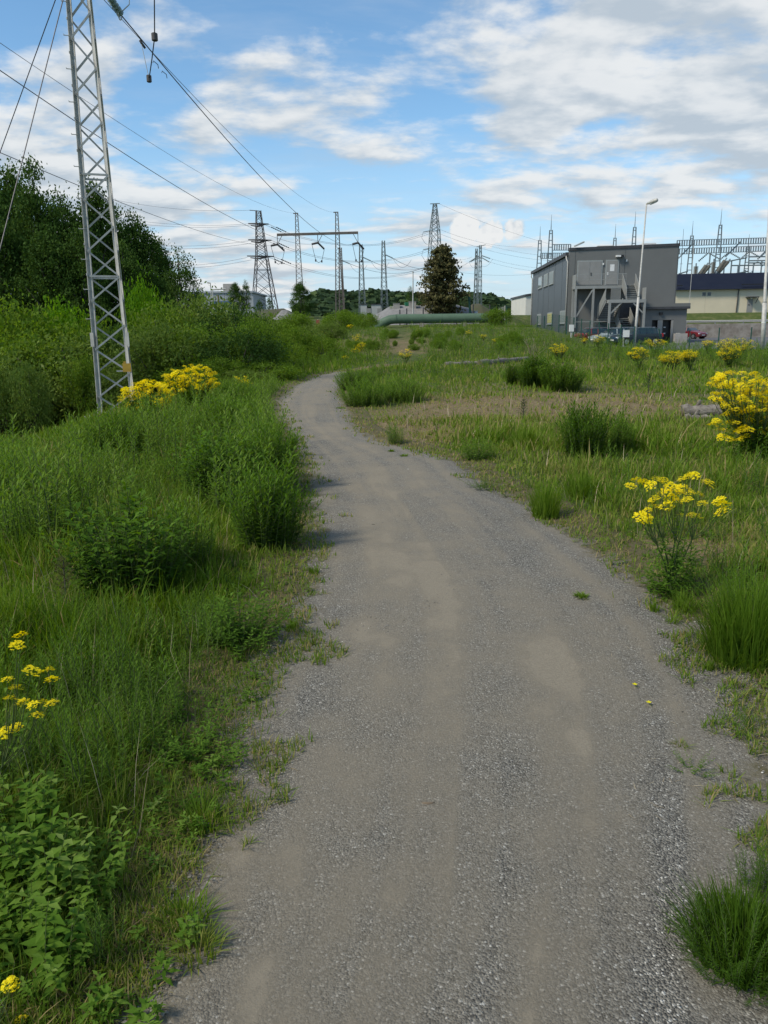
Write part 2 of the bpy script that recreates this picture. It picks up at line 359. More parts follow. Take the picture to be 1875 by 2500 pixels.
def make_path():
    ys = np.concatenate([np.arange(-6, 12, 0.06), np.arange(12, 31.2, 0.15)]); nx = 61
    V = []; E = []
    for y in ys:
        # nominal edges, then a frayed shoulder on either side where gravel gives way to soil
        l, r_ = float(xL(y)), float(xR(y)); x = np.concatenate([np.linspace(l - .45, l + .1, 12), np.linspace(l + .1, r_ - .1, 57)[1:-1], np.linspace(r_ - .1, r_ + .5, 12)])
        t = (x - l) / (r_ - l); yy = np.full(len(x), y); off = np.maximum(l - x, x - r_)
        zi = 0.012 + 0.012 * np.sin(np.clip(t, 0, 1) * math.pi) + 0.012 * (fbm(x, yy, 1.7, 13) - 0.5)
        z = np.where(off > 0, np.maximum(H(x, yy) + .007, .004), zi); z[0] -= .06; z[-1] -= .06
        V.append(np.stack([x, yy, z], -1)); E.append(t)
    nx = len(x); V = np.concatenate(V); t = np.concatenate(E); ny = len(ys); i = (np.arange(ny - 1)[:, None] * nx + np.arange(nx - 1)[None]).ravel()
    F = np.stack([i, i + 1, i + nx + 1, i + nx], -1).ravel()
    # wear: bare trodden soil along the middle, loose chippings towards the edges (attribute 0 = bare, 1 = loose)
    x, y = V[:, 0], V[:, 1]; off = np.maximum(xL(y) - x, x - xR(y))
    wear = np.clip(0.24 + 0.75 * np.abs(t - 0.46) + 0.8 * (fbm(x * 1.8, y * 0.55, 1.2, 31) - 0.5) + 1.0 * (fbm(t * 15, y * 0.2, 1.0, 57) - .5), 0, 1)
    me = raw_mesh('gravel_path', V, F, np.full(len(i), 4), wear, True)
    ea = me.attributes.new('edge', 'FLOAT', 'POINT'); ea.data.foreach_set('value', off.astype(np.float32))
    m, N, L = newmat('path_gravel')
    out = node(N, 'ShaderNodeOutputMaterial'); p = node(N, 'ShaderNodeBsdfPrincipled', i={'Roughness': 0.9, 'Specular IOR Level': 0.2}); L.new(p.outputs[0], out.inputs[0])
    g = node(N, 'ShaderNodeNewGeometry'); at = node(N, 'ShaderNodeAttribute', attribute_name='hue')
    vo = node(N, 'ShaderNodeTexVoronoi', i={'Scale': 165.0, 'Randomness': 1.0}); vo2 = node(N, 'ShaderNodeTexVoronoi', i={'Scale': 210.0})
    n1 = node(N, 'ShaderNodeTexNoise', i={'Scale': 2.2, 'Detail': 8.0, 'Roughness': 0.65}); n2 = node(N, 'ShaderNodeTexNoise', i={'Scale': 110.0, 'Detail': 6.0, 'Roughness': 0.8})
    for q in (vo, vo2, n1, n2): L.new(g.outputs['Position'], q.inputs['Vector'])
    stone = ramp(N, [(0.0, (0.07, 0.066, 0.057)), (0.4, (0.17, 0.159, 0.134)), (0.75, (0.238, 0.223, 0.188)), (0.94, (0.30, 0.283, 0.24)), (1.0, (0.58, 0.56, 0.5))])
    sp = node(N, 'ShaderNodeSeparateColor'); L.new(vo.outputs['Color'], sp.inputs[0]); L.new(sp.outputs[0], stone.inputs[0])
    fine = ramp(N, [(0.25, (0.145, 0.126, 0.093)), (0.5, (0.222, 0.194, 0.145)), (0.75, (0.295, 0.258, 0.195))]); L.new(n2.outputs['Fac'], fine.inputs[0])
    ad = node(N, 'ShaderNodeMath', operation='ADD'); m1 = node(N, 'ShaderNodeMath', operation='MULTIPLY_ADD', i={1: 1.5, 2: -0.75}); L.new(n1.outputs['Fac'], m1.inputs[0]); L.new(at.outputs['Fac'], ad.inputs[0]); L.new(m1.outputs[0], ad.inputs[1])
    m2 = node(N, 'ShaderNodeMath', operation='MULTIPLY_ADD', i={1: 0.8, 2: -0.4}); L.new(n2.outputs['Fac'], m2.inputs[0]); ad2 = node(N, 'ShaderNodeMath', operation='ADD'); L.new(ad.outputs[0], ad2.inputs[0]); L.new(m2.outputs[0], ad2.inputs[1])
    mr = node(N, 'ShaderNodeMapRange', i={1: 0.08, 2: 0.85}); L.new(ad2.outputs[0], mr.inputs[0])
    mx = node(N, 'ShaderNodeMix', data_type='RGBA'); L.new(mr.outputs[0], mx.inputs['Factor']); L.new(fine.outputs[0], mx.inputs['A']); L.new(stone.outputs[0], mx.inputs['B'])
    ed = node(N, 'ShaderNodeAttribute', attribute_name='edge'); n5 = node(N, 'ShaderNodeTexNoise', i={'Scale': 5.0, 'Detail': 8.0, 'Roughness': 0.7}); L.new(g.outputs['Position'], n5.inputs['Vector'])
    e1 = node(N, 'ShaderNodeMath', operation='MULTIPLY_ADD', i={1: 0.9, 2: -0.45}); L.new(n5.outputs['Fac'], e1.inputs[0]); e2 = node(N, 'ShaderNodeMath', operation='ADD'); L.new(ed.outputs['Fac'], e2.inputs[0]); L.new(e1.outputs[0], e2.inputs[1])
    e3 = node(N, 'ShaderNodeMapRange', i={1: -0.02, 2: 0.14}); L.new(e2.outputs[0], e3.inputs[0])
    soil = ramp(N, [(0.3, (0.06, 0.06, 0.024)), (0.5, (0.12, 0.105, 0.05)), (0.7, (0.2, 0.165, 0.095))]); L.new(n2.outputs['Fac'], soil.inputs[0])
    mx2 = node(N, 'ShaderNodeMix', data_type='RGBA'); L.new(e3.outputs[0], mx2.inputs['Factor']); L.new(mx.outputs['Result'], mx2.inputs['A']); L.new(soil.outputs[0], mx2.inputs['B']); L.new(mx2.outputs['Result'], p.inputs['Base Color'])
    hm = node(N, 'ShaderNodeMath', operation='MULTIPLY'); L.new(mr.outputs[0], hm.inputs[0]); L.new(vo.outputs['Distance'], hm.inputs[1])
    hn = node(N, 'ShaderNodeMath', operation='MULTIPLY_ADD', i={1: 0.4}); L.new(n2.outputs['Fac'], hn.inputs[0]); L.new(hm.outputs[0], hn.inputs[2])
    b = node(N, 'ShaderNodeBump', i={'Strength': 0.8, 'Distance': 0.012}, invert=True); L.new(hn.outputs[0], b.inputs['Height']); L.new(b.outputs[0], p.inputs['Normal'])
    tag(link('gravel_path', me, m), kind='structure')
make_path()

# ---- loose chippings lying on the path
def make_pebbles():
    def stone_proto(seed):
        r = np.random.default_rng(seed); V = np.array([(1, 0, 0), (-1, 0, 0), (0, 1, 0), (0, -1, 0), (0, 0, 0.75), (0.7, 0.7, 0.25), (-0.6, 0.7, 0.3)], float)[:6] + r.normal(0, 0.22, (6, 3)); V[:, 2] += 0.15
        F = np.array([(0, 5, 4), (5, 2, 4), (2, 1, 4), (1, 3, 4), (3, 0, 4)]).ravel(); return V, F, np.full(5, 3), np.zeros(6)
    n = 170000; r = np.exp(RNG.uniform(math.log(1.25), math.log(11), n)); a = RNG.uniform(-0.62, 0.62, n); x = r * np.sin(a); y = r * np.cos(a)
    l, rr = xL(y), xR(y); t = (x - l) / (rr - l)
    pr = np.clip(0.2 + 1.0 * np.abs(t - 0.46) + 1.4 * (fbm(x * 1.8, y * 0.55, 1.2, 31) - 0.5), 0.03, .55)
    k = (t > -0.10) & (t < 1.12) & (RNG.random(n) < pr); x, y, r, t = x[k], y[k], r[k], t[k]
    s = np.exp(RNG.normal(math.log(0.0025), 0.38, len(x))) * np.clip(0.75 + 0.11 * r, 1, 1.7); s = np.minimum(s, 0.011)
    z = 0.012 + 0.012 * np.sin(np.clip(t, 0, 1) * math.pi) - 0.003
    hue = np.clip(RNG.normal(0.33, 0.12, len(x)) + (RNG.random(len(x)) < 0.01) * 0.6, 0, 1)
    m = leafmat('chippings', [(0, (0.055, 0.052, 0.044)), (0.4, (0.185, 0.173, 0.147)), (0.7, (0.30, 0.282, 0.24)), (1, (0.66, 0.64, 0.57))], 0.0, 0.85)
    tag(baked('loose_gravel', m, bake([stone_proto(i) for i in range(6)], np.stack([x, y, z], -1), RNG.uniform(0, 6.28, len(x)), np.stack([s * RNG.uniform(0.8, 1.5, len(x)), s, s * RNG.uniform(0.5, 1, len(x))], -1), None, hue)),
        'grey stone chippings loose on the path', 'gravel', kind='stuff')
make_pebbles()

# ---- asphalt yard by the building
asphalt = surf('asphalt', (0.085, 0.088, 0.092), (0.13, 0.13, 0.13), 0.6, 0.9, bump=0.3, bscale=60)
mb = MB(); pts = [(13.5, 57.5), (18, 55.2), (34, 53.5), (120, 52), (120, 112), (17.5, 112)]
mb.add([(x, y, 0.03) for x, y in pts], [tuple(range(len(pts)))]); tag(mb.build('asphalt_yard', asphalt), kind='structure')

# ---- wooded hill on the skyline
HR = [(-60, 2), (620, 738), (690, 738)]
ridge = [(300, 752), (560, 748), (610, 744), (640, 706), (672, 640), (707, 632), (754, 636), (812, 631), (848, 637), (905, 640), (960, 645), (1014, 637), (1058, 641), (1092, 657), (1108, 670), (1135, 676), (1200, 690), (1400, 700)]
def hill():
    az = []; 
    D = 420.0
    us = np.linspace(300, 1400, 90); tops = np.interp(us, [p[0] for p in ridge], [p[1] for p in ridge])
    V = []; n = len(us); prof = [(-130, 0.0), (-85, 0.35), (-45, 0.72), (0, 1.0), (60, 0.9), (160, 0.0)]
    for u, tpx in zip(us, tops):
        top = atY(u, tpx, D); zt = max(top.z - 3.6, 2.0)
        for dy, k in prof: V.append((top.x * (D + dy) / D, D + dy, 1.0 + (zt - 1.0) * k if k else 1.0))
    m = len(prof); F = [(i * m + j, (i + 1) * m + j, (i + 1) * m + j + 1, i * m + j + 1) for i in range(n - 1) for j in range(m - 1)]
    me = bpy.data.meshes.new('hill'); me.from_pydata(V, [], F); me.update(); shade(me)
    tag(link('hill', me, surf('hill_floor', (0.02, 0.032, 0.014), (0.03, 0.045, 0.02), 0.05, 0.95)), kind='structure')
    # crowns of the wood: ragged clumps of leaf faces
    def crown_proto(seed, con):
        r = np.random.default_rng(seed); c = r.normal(0, 1, (46, 3)); c /= np.linalg.norm(c, axis=1)[:, None]; c *= r.uniform(0.5, 1.0, (46, 1)); c[:, 2] *= 0.85
        if con: hgt = r.random(46); c = np.stack([c[:, 0] * (1 - hgt) * 0.8, c[:, 1] * (1 - hgt) * 0.8, hgt * 2.6 - 0.8], -1)
        V = []; F = []; hh = []
        for p in c:
            a = r.normal(0, 1, 3); a /= np.linalg.norm(a); b = np.cross(a, r.normal(0, 1, 3)); b /= np.linalg.norm(b); s = r.uniform(0.22, 0.42); k = len(V)
            V += [p + a * s, p + b * s, p - a * s, p - b * s]; F += [k, k + 1, k + 2, k + 3]; hh += [r.normal(0, 0.16)] * 4
        return np.array(V), np.array(F), np.full(46, 4), np.array(hh)
    pr = [crown_proto(i, False) for i in range(7)]
    n = 4800; u = RNG.uniform(330, 1390, n); dy = RNG.uniform(-115, 40, n); tp = np.interp(u, [p[0] for p in ridge], [p[1] for p in ridge])
    P = []; sc = []
    for uu, d, t in zip(u, dy, tp):
        top = atY(uu, t, D); zt = max(top.z - 3.6, 2.0); k = np.interp(d, [q[0] for q in prof], [q[1] for q in prof])
        s = RNG.uniform(2.8, 5.2) * (0.45 if t > 700 else 1)
        P.append((top.x * (D + d) / D, D + d, 1.0 + (zt - 1.0) * k + s * 0.3)); sc.append((s * 1.35, s * 1.35, s * .95))
    m = leafmat('distant_leaf', [(0, (0.022, 0.042, 0.02)), (0.45, (0.042, 0.072, 0.03)), (0.8, (0.075, 0.11, 0.04)), (1, (0.1, 0.13, 0.05))], 0.15, 0.8)
    tag(baked('distant_wood', m, bake(pr, P, RNG.uniform(0, 6, n), np.array(sc), None, np.clip(RNG.normal(0.4, 0.2, n), 0, 1))), 'dark green wood covering the low hill on the skyline', 'wood', kind='stuff')
hill()
# ================================================================= MATERIALS FOR BUILT THINGS
M_galv = surf('galvanised_steel', (0.50, 0.49, 0.45), (0.38, 0.37, 0.34), 6, 0.6, 0.15, bump=0.15, bscale=90)
M_rust = surf('weathered_lattice_steel', (0.16, 0.145, 0.13), (0.105, 0.085, 0.07), 1.2, 0.7, 0.3)
M_teal = surf('grey_green_lattice_steel', (0.17, 0.20, 0.20), (0.12, 0.15, 0.15), 1.5, 0.6, 0.3)
M_dark = surf('dark_lattice_steel', (0.07, 0.07, 0.075), (0.10, 0.09, 0.085), 1.5, 0.65, 0.3)
M_wire = surf('conductor_aluminium', (0.05, 0.052, 0.06), (0.075, 0.075, 0.08), 5, 0.5, 0.5)
M_wirel = surf('thin_earth_wire', (0.10, 0.11, 0.13), (0.14, 0.15, 0.17), 5, 0.5, 0.5)
M_insul = surf('insulator_glass', (0.16, 0.24, 0.22), (0.24, 0.30, 0.28), 20, 0.15, 0.0, spec=0.7)
M_yel = surf('sign_yellow', (0.62, 0.36, 0.05), (0.52, 0.30, 0.05), 12, 0.5)
M_conc = surf('concrete', (0.36, 0.34, 0.31), (0.27, 0.255, 0.23), 1.5, 0.9, bump=0.3)
M_concs = surf('stained_concrete', (0.33, 0.30, 0.26), (0.19, 0.16, 0.13), 0.7, 0.9, bump=0.3, lo=0.4, hi=0.62)
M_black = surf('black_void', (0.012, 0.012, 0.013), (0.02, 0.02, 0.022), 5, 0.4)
M_white = surf('white_paint', (0.72, 0.72, 0.70), (0.62, 0.62, 0.6), 4, 0.5)

# ================================================================= PYLONS AND LINES
UNIT = {}
def unit_mesh(kind):
    if kind in UNIT: return UNIT[kind]
    mb = MB()
    if kind == 'box': mb.box((-0.5, -0.5, 0), (0.5, 0.5, 1))
    elif kind == 'angle':                                   # rolled L section
        o = [(-0.5, -0.5), (0.5, -0.5), (0.5, -0.36), (-0.36, -0.36), (-0.36, 0.5), (-0.5, 0.5)]
        mb.prism([(x, y, 0) for x, y in o], (0, 0, 1))
    elif kind == 'round': mb.tube([(0, 0, 0), (0, 0, 1)], 0.5, 8)
    me = bpy.data.meshes.new('unit_' + kind); me.from_pydata([tuple(v) for v in mb.v], [], mb.f); me.update(); UNIT[kind] = me
    return me
def member(name, p, q, w, mat, parent, kind='box', d=None, up=(0, 0, 1)):
    me = unit_mesh(kind); key = kind + mat.name
    if key not in UNIT:
        m2 = me.copy(); m2.materials.append(mat); UNIT[key] = m2
    p, q = Vector(p), Vector(q); z = (q - p); ln = z.length; z.normalize(); u = Vector(up)
    if abs(z.dot(u)) > 0.985: u = Vector((0, 1, 0))
    x = u.cross(z).normalized(); y = z.cross(x); o = bpy.data.objects.new(name, UNIT[key]); COL.objects.link(o); o.parent = parent
    p = p - ORG[parent.name]; d = d or w
    o.matrix_basis = Matrix(((x.x * w, y.x * d, z.x * ln, p.x), (x.y * w, y.y * d, z.y * ln, p.y), (x.z * w, y.z * d, z.z * ln, p.z), (0, 0, 0, 1)))
    ORG[o.name] = ORG[parent.name]; return o
def sag_pts(p, q, sag, n=40):
    p, q = Vector(p), Vector(q)
    return [p.lerp(q, t / n) - Vector((0, 0, 4 * sag * (t / n) * (1 - t / n))) for t in range(n + 1)]
def fit_sag(p, q, px, lo=0.0, hi=14.0):
    best = (1e9, 0)
    for s in np.linspace(lo, hi, 113):
        P = np.array([tuple(v) for v in sag_pts(p, q, s, 120)]); u, v = proj(P); d = float(np.min(np.hypot(u - px[0], v - px[1])))
        if d < best[0]: best = (d, s)
    return best[1]
def tower_corners(c0, c1, w0, w1, t, yaw, d0=None, d1=None):
    c = Vector(c0).lerp(Vector(c1), t); w = (w0 + (w1 - w0) * t) / 2; u = Vector((math.cos(yaw), math.sin(yaw), 0)) * w; v = Vector((-math.sin(yaw), math.cos(yaw), 0)) * w
    return [c - u - v, c + u - v, c + u + v, c - u + v]
def lattice_parts(parent, c0, c1, w0, w1, n, yaw, lw, bw, mat, single=False, hor=True, bmat=None):
    """legs as parts, bracing of a far tower as one part"""
    a = tower_corners(c0, c1, w0, w1, 0, yaw); b = tower_corners(c0, c1, w0, w1, 1, yaw)
    for k in range(4): member('corner_post', a[k], b[k], lw, mat, parent)
    mb = MB()
    for i in range(n):
        p = tower_corners(c0, c1, w0, w1, i / n, yaw); q = tower_corners(c0, c1, w0, w1, (i + 1) / n, yaw)
        for k in range(4):
            k2 = (k + 1) % 4
            if single: mb.bar(p[k] if i % 2 else p[k2], q[k2] if i % 2 else q[k], bw)
            else: mb.bar(p[k], q[k2], bw); mb.bar(p[k2], q[k], bw)
            if hor and i % 2 == 0: mb.bar(p[k], p[k2], bw)
    mb.build('bracing', bmat or mat, parent)
def insulator(name, p, q, r, parent, n=10, mat=None):
    p, q = Vector(p), Vector(q); pts, rs = [], []
    for i in range(n):
        for t, k in ((0.05, 0.35), (0.3, 1.0), (0.5, 1.0), (0.75, 0.35)): pts.append(p.lerp(q, (i + t) / n)); rs.append(r * k)
    return MB().tube(pts, rs, 10).build(name, mat or M_insul, parent, True, ang=0.6)

# ---- near guyed lattice pylon on the left
def near_pylon():
    Y0 = 24.0; base = atY(255, 905, Y0); bx, by = base.x, Y0; z0 = Hs(bx, by) - 0.05
    top_z = 14.4; c0 = Vector((bx, by, z0)); c1 = Vector((bx - 0.03, by, top_z)); yaw = math.atan2(-bx, Y0) * 1.0
    w0, w1 = 1.0, 0.40
    t = thing('power_pylon', 'tall pale grey lattice pylon with a yellow sign, nearest to the path', 'pylon', (bx, by, z0))
    a = tower_corners(c0, c1, w0, w1, 0, yaw); b = tower_corners(c0, c1, w0, w1, 1, yaw)
    ups = [(1, 1, 0), (-1, 1, 0), (-1, -1, 0), (1, -1, 0)]
    for k in range(4): member('corner_post', a[k], b[k], 0.10, M_galv, t, 'angle', up=Matrix.Rotation(yaw - 0.785, 3, 'Z') @ Vector((math.cos(k * 1.5708), math.sin(k * 1.5708), 0)))
    period = 1.36; n = int((top_z - z0) / (period / 2))
    for i in range(n):
        p = tower_corners(c0, c1, w0, w1, i / n, yaw); q = tower_corners(c0, c1, w0, w1, (i + 1) / n, yaw)
        fw, bk = (i % 2 == 0), (i % 2 == 1)
        ou = Vector((math.sin(yaw), -math.cos(yaw), 0)) * 0.035; su = Vector((math.cos(yaw), math.sin(yaw), 0)) * 0.035
        member('brace', (p[1] if fw else p[0]) + ou, (q[0] if fw else q[1]) + ou, 0.05, M_galv, t, 'angle')
        member('brace', (p[3] if not bk else p[2]) - ou, (q[2] if not bk else q[3]) - ou, 0.05, M_galv, t, 'angle')
        member('brace', (p[0] if fw else p[3]) - su, (q[3] if fw else q[0]) - su, 0.04, M_galv, t, 'angle')
        member('brace', (p[1] if not fw else p[2]) + su, (q[2] if not fw else q[1]) + su, 0.04, M_galv, t, 'angle')
        if i in (5, 9):
            member('cross_strut', q[0] + ou, q[1] + ou, 0.05, M_galv, t, 'angle'); member('cross_strut', q[3] - ou, q[2] - ou, 0.05, M_galv, t, 'angle')
    # step bolts up the left post
    sx = Vector((-math.cos(yaw), -math.sin(yaw), 0))
    for i in range(30):
        z = 1.6 + i * 0.42; tt = (z - z0) / (top_z - z0)
        if tt > 0.97: break
        c = tower_corners(c0, c1, w0, w1, tt, yaw)[0]
        if i % 2: MB().tube([c + sx * 0.02, c + sx * 0.19, c + sx * 0.19 + Vector((0, 0, 0.03))], 0.012, 6).build('step_bolt', M_galv, t)
        else: MB().box(c + Vector((-0.075, -0.06, -0.03)), c + Vector((-0.055, 0.06, 0.03))).build('bolt_plate', M_galv, t)
    # splice plates at the foot of the posts
    for k in (0, 1):
        c = tower_corners(c0, c1, w0, w1, 0.155, yaw)[k]; s = -1 if k == 0 else 1
        MB().bar(c + Vector((s * 0.045, -0.07, -0.2)), c + Vector((s * 0.045, -0.07, 0.2)), 0.1, 0.02).build('splice_plate', M_galv, t)
    # sign on the right post
    c = atY(274, 793, Y0 - 0.62)
    ux = Vector((math.cos(yaw), math.sin(yaw), 0)); vy = Vector((math.sin(yaw), -math.cos(yaw), 0))
    M = Matrix(((ux.x, -vy.x, 0, c.x), (ux.y, -vy.y, 0, c.y), (0, 0, 1, c.z), (0, 0, 0, 1)))
    sg = MB(M).box((-0.12, -0.01, -0.14), (0.12, 0.01, 0.11)).build('warning_sign', M_yel, t); MB(M).box((-0.09, -0.008, 0.113), (-0.02, 0.008, 0.17)).build('sign_bracket', M_yel, sg)
    MB(M).box((-0.3, 0.015, -0.13), (0.1, 0.03, -0.09)).build('sign_bar', M_galv, t)
    for x in (-0.5, 0.5):
        MB().box((bx + x - 0.3, by - 0.7, z0 - 0.4), (bx + x + 0.3, by + 0.7, z0 + 0.12)).build('footing', M_conc, t)
    # second leg, crossbeam (both out of the frame) so that the lines hang from something
    lx = bx - 6.4; ly = by - 2.0
    beam_z = 12.0
    member('crossbeam', (lx - 3.0, ly - 0.9, beam_z), (bx + 1.2, by + 0.35, beam_z), 0.34, M_galv, t)
    lattice_parts(t, (lx, ly, Hs(lx, ly) - 0.05), (lx, ly, top_z), w0, w1, 22, yaw, 0.1, 0.05, M_galv, True)
    # guys
    g1 = ground(-207, 900); g2 = ground(-119, 1010)
    for g, px in ((g1, (156, -100)), (g2, (160, -95))):
        s = atY(px[0], px[1], Y0 - 0.1); MB().tube([s, g], 0.014, 6).build('guy_wire', M_wire, t)
    return c1
near_top = near_pylon()

# ---- far portal pylon
PY = 124.0
def far_portal():
    lb, lt_ = atY(*zb(662, 1110), PY), atY(*zb(618, 155), PY); rb, rt = atY(*zb(1008, 1045), PY), atY(*zb(988, 145), PY)
    lb.x = lt_.x + 0.1; rb.x = rt.x + 0.1
    for q in (lb, rb): q.z = min(q.z, Hs(q.x, PY))
    t = thing('power_pylon', 'rust brown portal pylon with two lattice legs and a long crossbeam', 'pylon', (lb.x, PY, lb.z), 'distant pylons')
    for b, tp in ((lb, lt_), (rb, rt)):
        b.y = tp.y = PY; lattice_parts(t, b, tp, 1.25, 0.36, 22, 0.12, 0.10, 0.05, M_rust, True, False)
        MB().box(tp + Vector((-0.5, -0.1, -0.05)), tp + Vector((0.25, 0.1, 0.08))).build('earth_wire_bracket', M_rust, t)
    bl, br = atY(*zb(438, 352), PY - 0.5), atY(*zb(1185, 332), PY - 0.5)
    member('crossbeam', bl, br, 0.35, M_rust, t)
    hang = []
    for k, hx in enumerate((440, 812, 1182)):
        fr = (hx - 438) / (1185 - 438); top = bl.lerp(br, fr); bot = atY(*zb(hx + 3, (440, 425, 425)[k]), PY - 0.5)
        dirn = 1 if k < 2 else -1
        MB().bar(top, bot, 0.09).bar(top + Vector((dirn * 0.8, 0, 0)), bot, 0.08).build('hanger', M_rust, t)
        ia = bot + Vector((-0.8, -1.6, -0.35)); ib = bot + Vector((0.85, 1.4, -0.8))
        insulator('insulator', bot, ia, 0.16, t, 6, M_dark); insulator('insulator', bot, ib, 0.16, t, 6, M_dark)
        j = MB().tube([ia, bot + Vector((-0.35, -0.8, -2.6)), bot + Vector((0, 0, -2.9)), bot + Vector((0.45, 0.8, -2.6)), ib], 0.035, 5); j.build('jumper_wire', M_wire, t)
        for s in (-0.35, 0.45): MB().tube([bot + Vector((s, -0.8 if s < 0 else 0.8, -2.45)), bot + Vector((s, -0.8 if s < 0 else 0.8, -2.8))], 0.11, 8).build('weight', M_wire, t)
        hang.append((ia, ib))
    return hang, lt_, rt
HANG, LT, RT = far_portal()

# ---- lines between the near pylon and the far portal
def line(label, p, q, px, r, mat=M_wire):
    s = fit_sag(p, q, px); o = thing('power_line', label, 'power line', p, 'lines to the far portal pylon')
    MB().tube(sag_pts(p, q, s, 60), r, 6).build('conductor', mat, o); return o
pA0 = atY(205, -55, 23.2); pA1 = atY(262, 33, 24.4)
oA = line('thick black line from the glass insulator to the right end of the portal beam', pA1, HANG[2][0], (531, 345), 0.017)
ORG[oA.name] = pA1
insulator('insulator', pA0, pA1, 0.11, oA, 11)
rp = pA1.lerp(pA0, 0.05)
ring = [rp + Vector((math.cos(a) * 0.02, math.sin(a) * 0.16, math.cos(a) * 0.16)) for a in np.linspace(0.4, 5.9, 14)]
MB().tube(ring, 0.016, 6).build('arcing_ring', M_galv, oA)
MB().tube([rp, rp + Vector((0.28, 0, 0.22)), rp + Vector((0.30, 0, 0.42)), rp + Vector((0.15, 0, 0.42))], 0.014, 6).build('arcing_horn', M_galv, oA)
cl = atY(305, 92, 25.6); w1_ = atY(322, 170, 25.6); w2_ = atY(334, 80, 23.6); up_ = atY(333, -60, 22.6)
MB().tube([cl + Vector((-.03, 0, .06)), cl, cl + Vector((.08, .1, -.12))], 0.035, 8).build('clamp', M_dark, oA)
MB().tube([cl, cl.lerp(w1_, 0.5), w1_], 0.010, 6).build('drop_rod', M_galv, oA)
MB().tube([w1_, w1_.lerp(w2_, 0.5) + Vector((0, 0, -0.03)), w2_, up_], 0.016, 6).build('jumper_wire', M_wire, oA)
for c, rr in ((w1_, 0.075), (w2_, 0.085)):
    MB().tube([c + Vector((0, 0, k)) for k in (-0.1, -0.085, 0.085, 0.1)], [rr * .7, rr, rr, rr * .7], 14).build('weight', M_dark, oA, True, ang=0.6)
for k, (a, b) in enumerate((((330, 128), 26.6), ((349, 150), 27.6))):
    c = atY(a[0], a[1], b); MB().tube([c + Vector((0, 0, -.1)), c + Vector((0, .05, -.03)), c + Vector((0.12, .1, -.12)), c + Vector((0.12, .15, -.22))], 0.012, 5).build('damper', M_dark, oA)
line('thin earth wire just above the thick line, ending on the right portal leg', atY(150, -82, 23.6), RT, (531, 320), 0.010, M_wire)
line('black line crossing behind the near pylon to the middle of the portal crossbeam', atY(-220, 0, 22), HANG[1][0], (531, 485), 0.016)
line('thin earth wire crossing behind the near pylon to the left portal leg', atY(-300, -115, 22), LT, (531, 425), 0.010, M_wirel)
line('lowest black line on the left, passing in front of the dark treetops', atY(-350, 177, 22), HANG[0][0], (531, 526), 0.016)

# ---- three-armed tower
def armed_tower():
    Y = 180.0; base = atY(*zg(1275, 1400), Y); top = atY(*zg(1196, 178), Y); base.x = top.x + 0.45; base.z = min(base.z, Hs(base.x, Y)); bend = atY(*zg(1230, 760), Y); bend.x = top.x + 0.25
    base.y = top.y = bend.y = Y
    t = thing('power_pylon', 'dark lattice tower with three stacked crossarms, far left of the pylons', 'pylon', base, 'distant pylons')
    lattice_parts(t, base, bend, 5.7, 2.3, 5, 0.35, 0.18, 0.09, M_dark); lattice_parts(t, bend, top, 2.3, 0.95, 9, 0.35, 0.14, 0.075, M_dark)
    ends = []
    for y, x0, x1 in ((350, 1070, 1325), (555, 1070, 1360), (760, 1055, 1388)):
        a, b = atY(*zg(x0, y - 8), Y), atY(*zg(x1, y - 2), Y); c = a.lerp(b, 0.5); mb = MB()
        for dy in (-0.7, 0.7):
            mb.bar(c + Vector((0, dy, 0)), a, 0.22).bar(c + Vector((0, dy, 0)), b, 0.22)
            mb.bar(c + Vector((0, dy, -0.55)), a.lerp(c, 0.25) + Vector((0, 0, -.35)), 0.2).bar(c + Vector((0, dy, -0.45)), b.lerp(c, 0.25), 0.2)
        mb.build('crossarm', M_dark, t); ends += [a, b, a.lerp(c, 0.4) + Vector((0, 0, -0.4)), b.lerp(c, 0.4) + Vector((0, 0, -.4))]
        for k in range(2):
            e = (b, b.lerp(c, .5))[k]; f = e + Vector((3.6, 3, -1.4)); insulator('insulator', e + Vector((1.5, 1.2, -.5)), f, 0.14, t, 6, M_dark)
            MB().tube([e, f], 0.04, 4).tube(sag_pts(f, atY(*zc_(690, 330 + 20 * k + 165 * ((350, 555, 760).index(y))), 200), 3.0, 16), 0.035, 4).build('conductor', M_wirel, t)
    mb = MB().bar(atY(*zg(1085, 172), Y), atY(*zg(1235, 185), Y), 0.14); mb.build('top_bar', M_dark, t)
    for (x0, y0, x1, y1) in ((-700, 25, 1090, 172), (-700, 245, 1070, 345), (-700, 290, 1110, 360), (-500, 575, 1070, 560), (-500, 615, 1110, 590), (-300, 850, 1055, 770), (-300, 880, 1110, 800)):
        MB().tube(sag_pts(atY(*zg(x0, y0), 190), atY(*zg(x1, y1), Y), 1.0, 16), 0.035, 4).build('conductor', M_wirel, t)
armed_tower()

